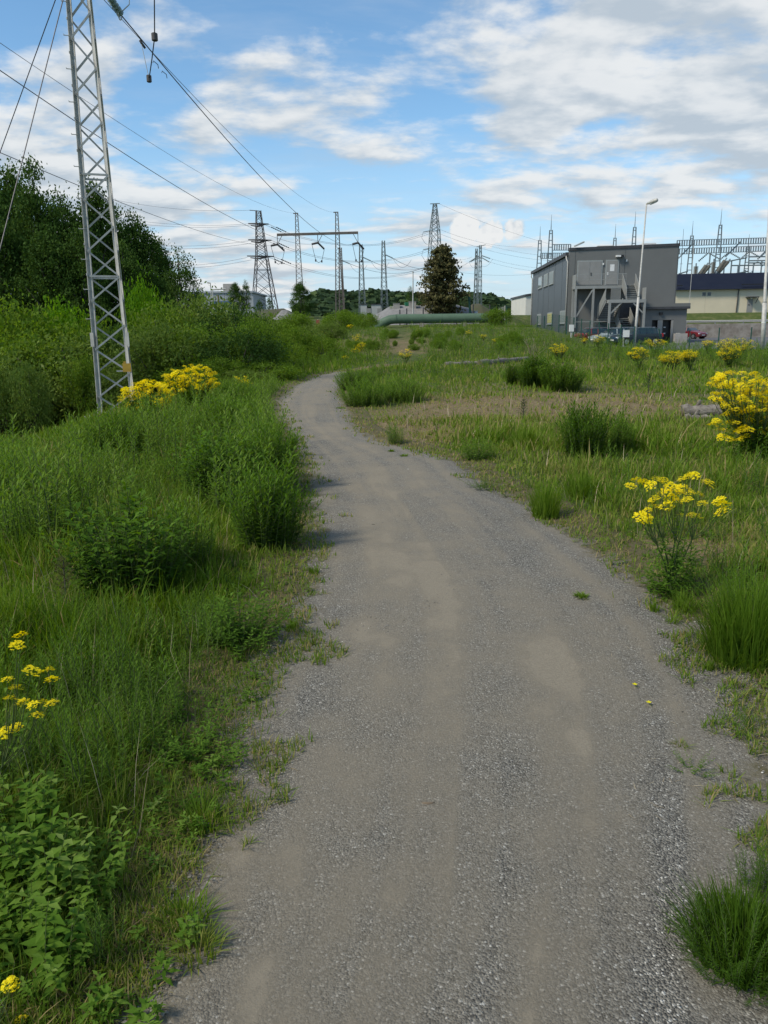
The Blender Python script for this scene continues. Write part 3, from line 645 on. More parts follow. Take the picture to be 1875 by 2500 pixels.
# ---- single slender lattice masts
def mast(label, zf_, bx, by, tx, ty, Y, w0, w1, n, mat, extra=None, name='power_pylon'):
    top = atY(*zf_(tx, ty), Y); b = atY(*zf_(bx, by), Y); b.x = top.x + 0.02 * (top.z - b.z) * 0.3; b.z = min(b.z, Hs(b.x, Y)); b.y = top.y = Y
    t = thing(name, label, 'pylon', b, 'distant pylons'); lattice_parts(t, b, top, w0, w1, n, 0.2, 0.11, 0.055, mat, True, False)
    if extra: extra(t, top)
    return t
def string_wire(t, zf_, a, b, ends, Y, mat=M_wirel):
    p, q = atY(*zf_(*a), Y), atY(*zf_(*b), Y); insulator('insulator', p, q, 0.13, t, 8, M_teal)
    for e in ends: MB().tube(sag_pts(q, atY(*zf_(*e), Y + 30), 1.5, 16), 0.035, 4).build('conductor', mat, t)
    MB().tube(sag_pts(q, q + Vector((3.2, 0, -0.3)), 1.4, 10), 0.03, 4).build('jumper_wire', mat, t)
mast('rusty slender mast standing right behind the right leg of the portal pylon', zb, 1040, 1040, 1020, 470, 150, 1.0, 0.45, 16, M_rust, lambda t, p: string_wire(t, zb, (1040, 590), (1108, 618), [(1800, 650)], 150))
mast('slender grey green mast just right of the portal pylon', zb, 1226, 1010, 1210, 440, 142, 1.15, 0.45, 16, M_teal, lambda t, p: string_wire(t, zb, (1232, 560), (1302, 592), [(1900, 610)], 142))
mast('slender grey green mast standing alone between portal pylon and the brown conifer', zb, 1434, 1050, 1417, 405, 140, 1.2, 0.42, 18, M_teal, lambda t, p: string_wire(t, zb, (1440, 537), (1505, 567), [(2000, 610)], 140))
def big_extra(t, top):
    Y = 172; MB().bar(atY(*zc_(672, 70), Y), atY(*zc_(765, 66), Y), 0.14).build('top_bar', M_teal, t)
    for y in (330, 500, 690):
        a = atY(*zc_(665, y), Y); insulator('insulator', a, atY(*zc_(605, y + 12), Y), 0.13, t, 6, M_teal)
        MB().tube(sag_pts(atY(*zc_(605, y + 12), Y), atY(*zc_(590, y + 70), Y), 0, 3) + sag_pts(atY(*zc_(600, y + 80), Y), atY(*zc_(650, y + 130), Y), 0.3, 4), 0.04, 4).build('jumper_wire', M_wirel, t)
    for a, b in (((770, 318), (1659, 480)), ((770, 360), (1900, 620)), ((760, 70), (2300, 560)), ((770, 520), (1080, 580)), ((770, 640), (1040, 635)), ((770, 700), (1900, 715))):
        MB().tube(sag_pts(atY(*zc_(*a), Y), atY(*zc_(*b), 200), 1.2, 16), 0.02, 4).build('conductor', M_wirel, t)
def big_tower():
    Y = 172.0; top = atY(*zc_(718, 68), Y); mid = atY(*zc_(720, 330), Y); base = atY(*zc_(722, 1080), Y); base.z = Hs(top.x, Y); base.x = mid.x = top.x; base.y = mid.y = top.y = Y
    t = thing('power_pylon', 'tallest grey green lattice tower rising behind the brown conifer', 'pylon', base, 'distant pylons')
    lattice_parts(t, base, mid, 3.6, 1.75, 9, 0.25, 0.14, 0.07, M_teal); lattice_parts(t, mid, top, 1.75, 0.6, 6, 0.25, 0.12, 0.065, M_teal); big_extra(t, top)
big_tower()
def twin(t, top):
    Y = 200
    b2 = atY(*zc_(1138, 485), Y); lattice_parts(t, (b2.x - .1, Y + 4, 2.0), (b2.x, Y + 4, b2.z), 0.9, 0.4, 14, 0.2, 0.13, 0.075, M_teal, True, False)
    MB().bar(atY(*zc_(1120, 485), Y + 4), atY(*zc_(1205, 465), Y), 0.14).build('top_bar', M_teal, t)
    for a, b in (((1140, 572), (1048, 632)), ((1140, 590), (1060, 628)), ((1172, 570), (1252, 598)), ((1172, 590), (1245, 632))):
        insulator('insulator', atY(*zc_(*a), Y), atY(*zc_(*b), Y), 0.16, t, 8, M_teal)
    for a, b in (((1252, 598), (2100, 690)), ((1245, 632), (2100, 720)), ((1205, 465), (2300, 590)), ((1048, 632), (770, 640))):
        MB().tube(sag_pts(atY(*zc_(*a), Y), atY(*zc_(*b), Y), 1.0, 14), 0.022, 4).build('conductor', M_wirel, t)
    MB().tube(sag_pts(atY(*zc_(1048, 632), Y), atY(*zc_(1115, 668), Y), .8, 8), 0.03, 4).tube(sag_pts(atY(*zc_(1170, 668), Y), atY(*zc_(1275, 600), Y), .8, 8), 0.03, 4).build('jumper_wire', M_wirel, t)
mast('pair of slim teal masts with slanting insulators, right of the brown conifer', zc_, 1160, 1020, 1157, 468, 200, 0.95, 0.45, 16, M_teal, twin)

# ================================================================= GREY BUILDING
CB = atY(*ze(758, 225), 82.0); A_ = rad(3.2)
UB = Vector((math.cos(A_), -math.sin(A_), 0)); WB = Vector((math.sin(A_), math.cos(A_), 0))
OB = Vector((CB.x, CB.y, 0.0))
MBm = Matrix(((UB.x, WB.x, 0, OB.x), (UB.y, WB.y, 0, OB.y), (0, 0, 1, 0), (0, 0, 0, 1))); MBi = MBm.inverted()
def hitF(px, yoff=0.0):
    o = MBi @ Vector((0, 0, EYE)); d = MBi.to_3x3() @ Vector(ray(*px)); k = (yoff - o.y) / d.y; p = o + d * k; return p.x, p.z
def hitL(px):
    o = MBi @ Vector((0, 0, EYE)); d = MBi.to_3x3() @ Vector(ray(*px)); k = -o.x / d.x; p = o + d * k; return p.y, p.z
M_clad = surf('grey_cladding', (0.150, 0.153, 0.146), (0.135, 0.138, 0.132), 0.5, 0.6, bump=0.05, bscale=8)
M_clad2 = surf('darker_blue_grey', (0.095, 0.108, 0.118), (0.082, 0.095, 0.106), 0.4, 0.45, bump=0.04, bscale=6)  # side walls set darker and bluer than the front
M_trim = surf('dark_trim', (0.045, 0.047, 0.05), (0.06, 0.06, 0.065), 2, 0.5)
M_stair = surf('grey_stair_steel', (0.30, 0.305, 0.285), (0.26, 0.265, 0.25), 2, 0.55, 0.2)
M_door = surf('grey_door_paint', (0.25, 0.248, 0.235), (0.225, 0.224, 0.212), 1.5, 0.5)
M_frame = surf('window_frame_grey', (0.30, 0.32, 0.31), (0.26, 0.28, 0.27), 4, 0.5)
M_glass = glassmat('window_glass', (0.10, 0.13, 0.13), 0.04)
M_blind = surf('pale_blind', (0.24, 0.27, 0.26), (0.20, 0.23, 0.22), 2, 0.4)
M_yblind = surf('yellowish_blind', (0.42, 0.40, 0.16), (0.34, 0.34, 0.15), 3, 0.7)
def grey_building():
    T = thing('industrial_building', 'two storey grey clad industrial building with outside steel stairs and a low annex', 'building', OB)
    B = lambda: MB(MBm)
    wd = hitF(za(1087, 355))[0]; z1 = hitF(za(1087, 355))[1]; z0 = hitF(za(378, 385))[1]
    lf, zbk = hitL(ze(275, 580)); ze0 = hitL(ze(752, 330))[1]; lf = min(lf, 30.0)
    # core walls
    B().prism([(0, 0.03, -0.3), (wd, 0.03, -0.3), (wd, 0.03, z1 - 0.25), (0, 0.03, z0 - 0.25)], (0, 0.6, 0)).build('front_wall', M_clad, T)
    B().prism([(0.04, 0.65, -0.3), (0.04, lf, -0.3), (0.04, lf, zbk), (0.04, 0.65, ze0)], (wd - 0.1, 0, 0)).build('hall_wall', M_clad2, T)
    # cladding panels, front
    ed = [0.0] + [hitF(za(x, 600))[0] for x in (405, 725, 1064)] + [wd]
    zt = lambda x: z0 + (z1 - z0) * x / wd - 0.26
    for a, b in zip(ed[:-1], ed[1:]):
        B().prism([(a + .03, 0.0, -0.3), (b - .03, 0.0, -0.3), (b - .03, 0.0, zt(b)), (a + .03, 0.0, zt(a))], (0, 0.028, 0)).build('panel', M_clad, T)
    # cladding panels, side
    el = sorted(hitL(ze(x, 1000))[0] for x in (742, 640, 548, 474, 405, 340)) + [lf]; el[0] = 0.0
    zl = lambda y: ze0 + (zbk - ze0) * (y - 0.65) / (lf - 0.65)
    for a, b in zip(el[:-1], el[1:]):
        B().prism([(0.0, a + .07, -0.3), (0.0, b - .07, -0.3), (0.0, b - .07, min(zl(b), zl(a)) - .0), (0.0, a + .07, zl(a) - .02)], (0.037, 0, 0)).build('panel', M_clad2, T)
    # roof edges
    B().prism([(-0.06, -0.08, z0 - 0.28), (wd + .06, -0.08, z1 - 0.28), (wd + .06, -0.08, z1), (-0.06, -0.08, z0)], (0, 0.8, 0)).build('parapet_cap', M_trim, T)
    rf = B().prism([(-0.28, 0.75, ze0 - 0.05), (-0.28, lf + .3, zbk - 0.05), (-0.28, lf + .3, zbk + .3), (-0.28, 0.75, ze0 + .3)], (wd + .4, 0, 0)).build('roof', M_trim, T)
    B().box((3.0, 1.0, z0 - .2), (4.6, 2.2, z0 + .25)).build('roof_hatch', M_conc, T)
    B().box((7.6, 1.5, z1 - .2), (9.0, 2.6, z1 + .22)).build('roof_unit', M_white, T)
    # slanted plate lying over the parapet
    p = hitF(za(440, 360)); B().add([(p[0] - .5, -.3, p[1] - .18), (p[0] + .4, -.3, p[1] + .22), (p[0] + .4, .5, p[1] + .3), (p[0] - .5, .5, p[1] - .1), (p[0] - .5, -.3, p[1] - .3), (p[0] + .4, -.3, p[1] + .08), (p[0] + .4, .5, p[1] + .16), (p[0] - .5, .5, p[1] - .22)],
        [(0, 1, 2, 3), (7, 6, 5, 4), (0, 4, 5, 1), (1, 5, 6, 2), (2, 6, 7, 3), (3, 7, 4, 0)]).build('tilted_floodlight', M_frame, T)
    # gutters / downpipes
    for y in (0.30, lf - 0.2):
        zz = zl(max(y, .7)) - .1
        B().tube([(-.22, y + (.4 if y < 1 else -.0), zz), (-.24, y + .1, zz - .3), (-.1, y, zz - .6), (-.1, y, 0.2)], 0.07, 8).build('downpipe', M_galv, T, True)
    # side windows
    def window(rects, px, kind, mull):
        ya, zA = hitL(ze(px[0], px[1])); yb, zB = hitL(ze(px[2], px[3])); y0, y1 = sorted((ya, yb)); zlo, zhi = px[4], px[5]
        f = B().box((-0.05, y0, zlo), (0.03, y1, zhi)).build('window', M_frame, T)
        fw = 0.13; n = mull
        for k in range(n):
            a = y0 + fw + (y1 - y0 - 2 * fw + .12) * k / n; b = y0 + fw + (y1 - y0 - 2 * fw + .12) * (k + 1) / n - .12
            B().box((-0.06, a, zlo + fw), (-0.052, b, zhi - fw)).build('pane', kind, f)
        B().box((-0.14, y0 - .05, zlo - .07), (0.03, y1 + .05, zlo - .002)).build('sill', M_frame, f)
    zu = hitL(ze(519, 550))[1]; zd_ = hitL(ze(519, 715))[1]; zlu = hitL(ze(664, 1062))[1]; zld = hitL(ze(664, 1228))[1]
    g2 = M_glass
    for r, kd, m in (((348, 700, 395, 700), g2, 1), ((420, 670, 470, 670), M_blind, 2), ((490, 630, 545, 630), M_blind, 2)): window(None, r + (zd_, zu), kd, m)
    for r, kd, m in (((330, 1180, 380, 1180), M_blind, 1), ((465, 1170, 525, 1170), M_yblind, 1), ((628, 1145, 700, 1145), M_blind, 3)): window(None, r + (zld, zlu), kd, m)
    # doors on the upper platform
    dk = hitF(za(420, 628))[1]
    for (a, b, top, n) in ((427, 578, 475, 2), (610, 683, 470, 1)):
        xa, xb = hitF(za(a, 550))[0], hitF(za(b, 550))[0]; zt_ = hitF(za(a, top))[1]
        fr = B().box((xa - .1, -.06, dk), (xb + .1, -0.002, zt_ + .1)).build('door', M_frame, T)
        for k in range(n):
            u0 = xa + (xb - xa) * k / n + .02; u1 = xa + (xb - xa) * (k + 1) / n - .02
            B().box((u0, -.085, dk + .05), (u1, -.062, zt_)).build('door_leaf', M_door, fr)
        hx = (xa + xb) / 2 + .12 if n == 2 else xa + .12
        B().box((hx - .05, -.13, dk + .95), (hx + .08, -.087, dk + 1.2)).build('handle', M_black if n == 2 else M_white, fr)
        if n == 1: B().box((xa + .35, -.1, zt_ - 1.0), (xb - .35, -.087, zt_ - .35)).build('notice', M_white, fr)
    fx, fz = hitF(za(690, 440)); B().box((fx - .3, -.45, fz - .08), (fx + .15, -.05, fz + .08)).build('wall_lamp', M_white, T); B().box((fx + .17, -.4, fz - .1), (fx + .45, -.05, fz + .1)).build('camera_housing', M_black, T)
    for c in ((591, 490), (742, 468)): fx, fz = hitF(za(*c)); B().box((fx - .06, -.12, fz - .1), (fx + .06, -.002, fz + .1)).build('sensor', M_white, T)
    # ---- platform, stairs (switchback: away, towards, away)
    pf = -1.9
    x0 = hitF(za(410, 635), pf)[0]; x1 = hitF(za(700, 635), pf)[0]; dk = hitF(za(420, 632), pf)[1]
    lx0 = hitF(za(630, 720), -5.2)[0]; lx1 = hitF(za(870, 720), -5.2)[0]; lz = hitF(za(700, 720), -5.2)[1]
    st = B(); st.box((x0, pf, dk - .28), (x1 + 1.9, -.07, dk)); st.box((lx0, -5.2, lz - .3), (lx1, -3.9, lz)); st.build('stair_platform', M_stair, T)
    for (x, y, zz) in ((x0 + .1, pf + .1, dk), (x0 + .1, -.3, dk), (hitF(za(528, 700), pf)[0], pf + .1, dk), (lx0 + .1, -5.1, lz), (lx1 - .1, -5.1, lz)):
        B().box((x - .1, y - .1, 0), (x + .1, y + .1, zz - .29)).build('post', M_stair, T)
    xm = hitF(za(528, 700), pf)[0]
    B().bar((x0 + .25, pf + .1, hitF(za(425, 830), pf)[1]), (xm - .1, pf + .1, dk - .4), .12).build('brace', M_stair, T)
    B().box((x0, pf + .04, hitF(za(430, 862), pf)[1] - .08), (x1 + .5, pf + .16, hitF(za(430, 862), pf)[1])).build('tie_beam', M_stair, T)
    for s in (-1, 1):
        xx = lx0 + .2 if s < 0 else lx1 - .2
        B().bar((xx, -5.1, lz - 1.3), (xx - s * 1.0, -5.1, lz - .3), .12).build('brace', M_stair, T)
    def flight(xa, xb, ya, za_, yb, zb2, n, name='tread'):
        for k in range(n):
            f0 = (k + .5) / n; y = ya + (yb - ya) * f0; z = za_ + (zb2 - za_) * (k + 1) / n
            B().box((xa, y - abs(yb - ya) / n * .55, z - .05), (xb, y + abs(yb - ya) / n * .55, z)).build(name, M_stair, T)
        for xx in (xa - .04, xb + .04):
            B().prism([(xx - .03, ya, za_ - .05), (xx - .03, yb, zb2 - .3), (xx - .03, yb, zb2 + .15), (xx - .03, ya, za_ + .35)], (.06, 0, 0)).build('stringer', M_stair, T)
    f3a, f3b = hitF(za(735, 650), -3)[0], hitF(za(806, 650), -3)[0]; flight(f3a, f3b, -3.9, lz, -1.9, dk, 8)
    m_z = 2.5; f2a, f2b = hitF(za(575, 800), -2)[0], hitF(za(700, 760), -3)[0]
    flight(f2a, f2b - .1, -1.0, m_z, -4.2, lz, 9)
    B().box((f2a, -1.0, m_z - .2), (hitF(za(840, 800), -.5)[0], -.2, m_z)).build('half_landing', M_stair, T)
    f1a, f1b = hitF(za(715, 860), -4)[0], hitF(za(800, 860), -4)[0]; flight(f1a, f1b, -5.0, 0.0, -1.0, m_z, 12)
    # solid railing sheets and barred balustrade
    def sheet(name, pts, e=(0.04, 0, 0)): B().prism(pts, e).build(name, M_stair, T)
    sheet('railing_sheet', [(x0 + .02, pf + .03, dk), (x0 + .02, -.1, dk), (x0 + .02, -.1, dk + 1.1), (x0 + .02, pf + .03, dk + 1.1)])
    sheet('railing_sheet', [(f2a - .1, -1.0, m_z + .1), (f2a - .1, -4.2, lz), (f2a - .1, -4.2, lz + 1.1), (f2a - .1, -1.0, m_z + 1.2)])
    sheet('railing_sheet', [(f3a - .1, -3.9, lz), (f3a - .1, -1.9, dk), (f3a - .1, -1.9, dk + 1.1), (f3a - .1, -3.9, lz + 1.1)])
    sheet('railing_sheet', [(f3b + .1, -3.9, lz), (f3b + .1, -1.9, dk), (f3b + .1, -1.9, dk + 1.1), (f3b + .1, -3.9, lz + 1.1)])
    sheet('railing_sheet', [(f1a - .12, -5.2, 0), (f1a - .12, -1.0, m_z), (f1a - .12, -1.0, m_z + 1.1), (f1a - .12, -5.2, 1.0)])
    sheet('railing_sheet', [(f1b + .12, -5.2, 0), (f1b + .12, -1.0, m_z), (f1b + .12, -1.0, m_z + 1.1), (f1b + .12, -5.2, 1.0)])
    sheet('railing_sheet', [(lx1 - .08, -5.2, lz), (lx1 - .08, -3.9, lz), (lx1 - .08, -3.9, lz + 1.1), (lx1 - .08, -5.2, lz + 1.1)])
    bx0, bx1 = hitF(za(642, 670), -3.9)[0], hitF(za(702, 670), -3.9)[0]
    for k in range(11): B().box((bx0 + (bx1 - bx0) * k / 10 - .02, -4.0, lz), (bx0 + (bx1 - bx0) * k / 10 + .02, -3.95, lz + 1.15)).build('baluster', M_stair, T)
    B().box((bx0, -4.02, lz + 1.152), (bx1, -3.93, lz + 1.2)).build('handrail', M_stair, T)
    for zz in (dk + .55, dk + 1.1): B().box((x0 + .07, pf + .02, zz), (x1 + .6, pf + .06, zz + .05)).build('handrail', M_stair, T)
    mb = B()
    for k in range(40): xx = x0 + .1 + (x1 + .5 - x0) * k / 39; mb.box((xx - .008, pf + .03, dk), (xx + .008, pf + .05, dk + 1.1))
    mb.build('railing_bars', M_stair, T)
    # flat dark sheet on the front wall under the stairs
    ra, rb = hitF(za(700, 800))[0], hitF(za(845, 800))[0]; B().box((ra, -.05, 0), (rb, -.002, m_z + 1.6)).build('dark_sheet', M_trim, T)
    B().box((hitF(za(535, 880))[0], -.5, 0), (hitF(za(600, 880))[0], -.05, 1.9)).build('electric_cabinet', M_clad2, T)
    # ---- annex
    an = -2.6; axa, axb = hitF(za(835, 850), an)[0], hitF(za(1130, 850), an)[0]; azt = hitF(za(900, 783), an)[1]; azr = hitF(za(1000, 745), an)[1]
    dx = [hitF(za(x, 900), an)[0] for x in (905, 943, 975, 1030, 1046)]; dz = hitF(za(940, 853), an)[1]
    B().box((axa, an, -.2), (dx[0], -.05, azt)).box((dx[4], an, -.2), (axb, -.05, azt)).box((dx[0], an, dz), (dx[4], -.05, azt)).build('annex_wall', M_clad, T)
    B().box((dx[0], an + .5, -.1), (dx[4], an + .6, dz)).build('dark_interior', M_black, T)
    B().box((dx[1], an + .02, 0.02), (dx[2], an + .1, dz - .02)).build('door_leaf', M_door, T)
    B().box((dx[3], an + .02, 0.02), (dx[4] - .02, an + .1, dz - .02)).build('door_leaf', M_door, T)
    for k in (0, 2):
        for zz in (.9, 1.5): B().box((dx[k] + .25, an + .46, zz), (dx[k] + .45, an + .49, zz + .1)).build('notice', M_white, T)
    B().box((axa - .1, an - .35, azt), (axb + .2, -.05, azt + .22)).build('annex_roof', M_trim, T); B().box((axa - .1, an - .3, azt + .222), (axb + .2, -.05, azr)).build('annex_fascia', M_clad, T)
    B().box((hitF(za(955, 810), an)[0], an - .2, hitF(za(955, 812), an)[1] - .1), (hitF(za(975, 810), an)[0], an - .01, hitF(za(955, 812), an)[1] + .15)).build('wall_lamp', M_black, T)
    B().tube([(axb + .1, an - .2, azr - .1), (axb + .12, an - .2, azr + 5.4)], .025, 6).build('rod', M_galv, T)
    bq = thing('concrete_block', 'pale concrete block standing beside the dark annex doorway', 'block', MBm @ Vector((axb - 1.6, an - 1, 0)))
    u0, u1 = hitF(za(1050, 970), an - 1)[0], hitF(za(1130, 970), an - 1)[0]
    B().box((u0, an - 1.3, 0.03), (u1, an - .7, hitF(za(1080, 940), an - 1)[1])).build('block_body', M_conc, bq); B().box((u0 + .2, an - 1.2, hitF(za(1080, 940), an - 1)[1] + .001), (u0 + .5, an - .8, hitF(za(1080, 940), an - 1)[1] + .05)).build('lifting_lug', M_galv, bq)
grey_building()

# ================================================================= CREAM BUILDING, RETAINING WALL, BANK
M_cream = surf('cream_render', (0.62, 0.55, 0.40), (0.56, 0.50, 0.365), 0.4, 0.85, bump=0.1)
M_navy = surf('navy_sheet_roof', (0.008, 0.012, 0.026), (0.012, 0.016, 0.030), 0.5, 0.75, spec=0.15)
def cream_building():
    Y = 127.0; p0 = atY(*za(1040, 810), Y); zg0 = 3.55; p1 = atY(*za(2300, 800), Y - 3)
    T = thing('cream_building', 'long low cream building with dark navy roof behind the retaining wall', 'building', (p0.x, Y, zg0))
    u = Vector((p1.x - p0.x, p1.y - p0.y, 0)); ln = u.length; u.normalize(); w = Vector((-u.y, u.x, 0))
    M = Matrix(((u.x, w.x, 0, p0.x), (u.y, w.y, 0, p0.y), (0, 0, 1, 0), (0, 0, 0, 1))); Mi = M.inverted()
    def hit(px, yo=0.0):
        o = Mi @ Vector((0, 0, EYE)); d = Mi.to_3x3() @ Vector(ray(*px)); k = (yo - o.y) / d.y; q = o + d * k; return q.x, q.z
    zt = hit(za(1200, 655))[1]; zr = hit(za(1200, 573), 4)[1]
    nb = 6
    for k in range(nb): MB(M).box((ln * k / nb + .01, 0, zg0 - .6), (ln * (k + 1) / nb - .01, 10, zt)).build('wall_bay', M_cream, T)
    MB(M).prism([(-.4, -.7, zt - .05), (-.4, 10.7, zt - .05), (-.4, 5, zr + .5), (-.4, 4.2, zr + .5)], (ln + .8, 0, 0)).build('roof', M_navy, T)
    for a, b in ((1070, 1108), (1490, 1659)):
        xa, xb = hit(za(a, 640), -.7)[0], hit(za(b, 640), -.7)[0]; MB(M).box((xa, -.55, zt + .55), (xb, -.35, zt + .7)).build('snow_guard', M_black, T)
    for c in ((1245, 685), (1278, 685)):
        x, z = hit(za(*c)); v = MB(M).box((x - .28, -.04, z - .28), (x + .28, -.002, z + .28)).build('vent', M_frame, T)
        for k in range(4): MB(M).box((x - .22, -.06, z - .2 + k * .12), (x + .22, -.042, z - .14 + k * .12)).build('slat', M_trim, v)
    x, z = hit(za(1468, 660)); MB(M).tube([(x, -.12, zt - .1), (x - .1, -.12, zg0)], .09, 8).build('downpipe', M_trim, T)
    x0, z0 = hit(za(1517, 805)); x1, z1 = hit(za(1562, 718))
    d = MB(M).box((x0, -.06, zg0 + .05), (x1, -.002, z1)).build('door', M_door, T); MB(M).box((x0 + .2, -.12, zg0 + 1.2), (x0 + .35, -.062, zg0 + 1.35)).build('handle', M_black, d)
    c = MB(M).box((x0 - .3, -1.3, z1 + .25), (x1 + .5, -.002, z1 + .38)).build('canopy', M_trim, T); MB(M).tube([(x1 + .4, -1.2, z1 + .25), (x1 + .4, -.05, z1 - .6)], .05, 6).build('stay', M_trim, c)
    MB(M).box(((x0 + x1) / 2 - .12, -.6, z1 + .02), ((x0 + x1) / 2 + .12, -.36, z1 + .248)).build('lamp', M_white, T)
cream_building()
wy = 111.5
rw = thing('retaining_wall', 'long stained concrete retaining wall at the back of the asphalt yard', 'wall', (40, wy, 0))
for k in range(9):
    x0 = 30 + k * 6.0; MB().box((x0 + .015, wy, -.2), (x0 + 5.985, wy + .5, 1.95)).build('wall_section', M_concs, rw)
gr = thing('guard_rail', 'grey steel guard rail along the top of the retaining wall', 'guard rail', (40, wy, 1.95))
MB().prism([(30, wy + .05, 2.1), (30, wy - .03, 2.18), (30, wy + .05, 2.26), (30, wy - .03, 2.34), (30, wy + .05, 2.42), (30, wy + .1, 2.26)], (54, 0, 0)).build('rail', M_galv, gr)
for k in range(14): MB().box((31 + k * 4, wy + .11, 1.951), (31.12 + k * 4, wy + .25, 2.4)).build('post', M_galv, gr)
wb = thing('white_building', 'white corner of a far building beside the grey hall', 'building', (24, 126, 1))
a, b = atY(*za(86, 845), 126), atY(*za(140, 690), 126)
MB().prism([(a.x, 126, 0.5), (b.x + 4, 126, 0.5), (b.x + 4, 126, b.z + .5), (a.x, 126, b.z - .2)], (0, 14, 0)).build('wall', surf('white_render', (0.6, 0.58, 0.52), (0.54, 0.53, 0.48), .5, .8), wb)
MB().prism([(a.x - .15, 125.8, b.z - .2), (b.x + 4, 125.8, b.z + .5), (b.x + 4, 125.8, b.z + .8), (a.x - .15, 125.8, b.z + .1)], (0, 14.4, 0)).build('roof', M_trim, wb)

# ================================================================= SUBSTATION GANTRIES
M_gan = surf('gantry_steel', (0.21, 0.25, 0.265), (0.16, 0.195, 0.21), 2, 0.55, 0.3)
def ladder(mb, p, q, h, n, w=0.11):
    p, q = Vector(p), Vector(q); up = Vector((0, 0, h / 2))
    for s in (1, -1): mb.bar(p + up * s, q + up * s, w)
    for k in range(n + 1): c = p.lerp(q, k / n); mb.bar(c - up, c + up, w * 1.5)
def gantry_mast(label, c, top, rod, base, Y, w0=1.5, w1=0.45, n=None, zf_=za):
    t = atY(*zf_(c[0], top), Y); r = atY(*zf_(c[0], rod), Y); b = Vector((t.x, Y, 3.5)); t.x = b.x; h = t.z - b.z
    T = thing('gantry_mast', label, 'mast', b, 'substation masts'); n = n or max(6, int(h / 1.1)); d = 0.0
    mb = MB()
    for s in (-1, 1): member('corner_post', b + Vector((s * w0 / 2, 0, 0)), t + Vector((s * w1 / 2, 0, 0)), 0.17, M_gan, T)
    for k in range(n):
        f = (k + .5) / n; ww = w0 + (w1 - w0) * f; mb.bar(b.lerp(t, f) + Vector((-ww / 2, 0, 0)), b.lerp(t, f) + Vector((ww / 2, 0, 0)), .13)
    mb.build('rungs', M_gan, T); MB().tube([t - Vector((0, 0, .2)), Vector((t.x, t.y, r.z))], [.08, .02], 6).build('lightning_rod', M_gan, T)
    return T
GY = 152.0
for lab, c, tp, rd, y in (('leftmost substation mast rising behind the far end of the grey building', 181, 335, 245, 150), ('second substation mast from the left, behind the hall roof', 253, 270, 170, 140),
        ('short mast tip showing over the grey parapet, left of the street lamp', 668, 320, 230, 165), ('mast tip showing over the grey parapet next to the street lamp', 796, 250, 150, 150),
        ('lattice mast just right of the grey building', 1167, 305, 210, 150), ('tallest lattice mast above the cream building', 1352, 235, 130, 145),
        ('mast beside the slanting bushings on the right, with short rod', 1532, 375, 295, 155), ('lattice mast cut by the right picture edge', 1672, 395, 300, 150)):
    gantry_mast(lab, (c, 0), tp, rd, 0, y)
def gbeam(label, a, b, Ya, Yb, h, n):
    p, q = atY(*za(*a), Ya), atY(*za(*b), Yb); T = thing('gantry_beam', label, 'beam', p, 'substation beams'); mb = MB(); ladder(mb, p, q, h, n)
    mb.build('ladder_girder', M_gan, T)
    return T, p, q
T1, p, q = gbeam('upper ladder girder of the substation to the right of the grey building', (1070, 355), (1900, 330), 147, 147, 0.95, 52)
for f in (.13, .5, .78): c = p.lerp(q, f); MB().bar(c, c + Vector((-2.2, 1, -2.6)), .22).build('strut', M_gan, T1)
T2, p, q = gbeam('lower ladder girder of the substation to the right of the grey building', (1070, 409), (1900, 380), 152, 152, 0.95, 52)
for f in (.24, .4, .56, .7):
    c = p.lerp(q, f); insulator('insulator', c + Vector((0, -.2, -.5)), c + Vector((-1.8, -.4, -2.0)), .17, T2, 7, M_gan); insulator('insulator', c + Vector((.2, -.2, -.5)), c + Vector((2.2, -.4, -1.6)), .17, T2, 7, M_gan)
gbeam('upper ladder girder left of the grey parapet', (262, 382), (380, 381), 142, 142, 0.95, 8); gbeam('lower ladder girder left of the grey parapet', (186, 437), (345, 436), 150, 150, 0.95, 12)
M_bush = surf('bushing_porcelain', (0.42, 0.41, 0.36), (0.34, 0.33, 0.29), 6, 0.4)
def bushing(label, a, b, Y, r):
    p, q = atY(*zf(*a), Y), atY(*zf(*b), Y); T = thing('bushing', label, 'bushing', p, 'bushings above the cream roof')
    insulator('porcelain', p, q, r, T, 26, M_bush); MB().tube([q, q + (q - p).normalized() * .5], .12, 8).build('cap', M_gan, T); MB().tube([p - (q - p).normalized() * 4.5, p], r * .8, 10).build('flange', M_gan, T)
bushing('upright grey porcelain bushing, leftmost above the navy roof', (828, 1015), (838, 888), 138, .42)
bushing('slanting bushing of the left pair above the navy roof, upper one', (852, 1015), (955, 878), 138, .34)
bushing('slanting bushing of the left pair above the navy roof, lower one', (880, 1015), (992, 880), 139, .34)
bushing('upright bushing standing between the two slanting pairs', (1022, 1010), (1040, 838), 138, .42)
bushing('slanting bushing of the right pair above the navy roof, upper one', (1075, 950), (1168, 822), 138, .34)
bushing('slanting bushing of the right pair above the navy roof, lower one', (1092, 960), (1205, 832), 139, .34)
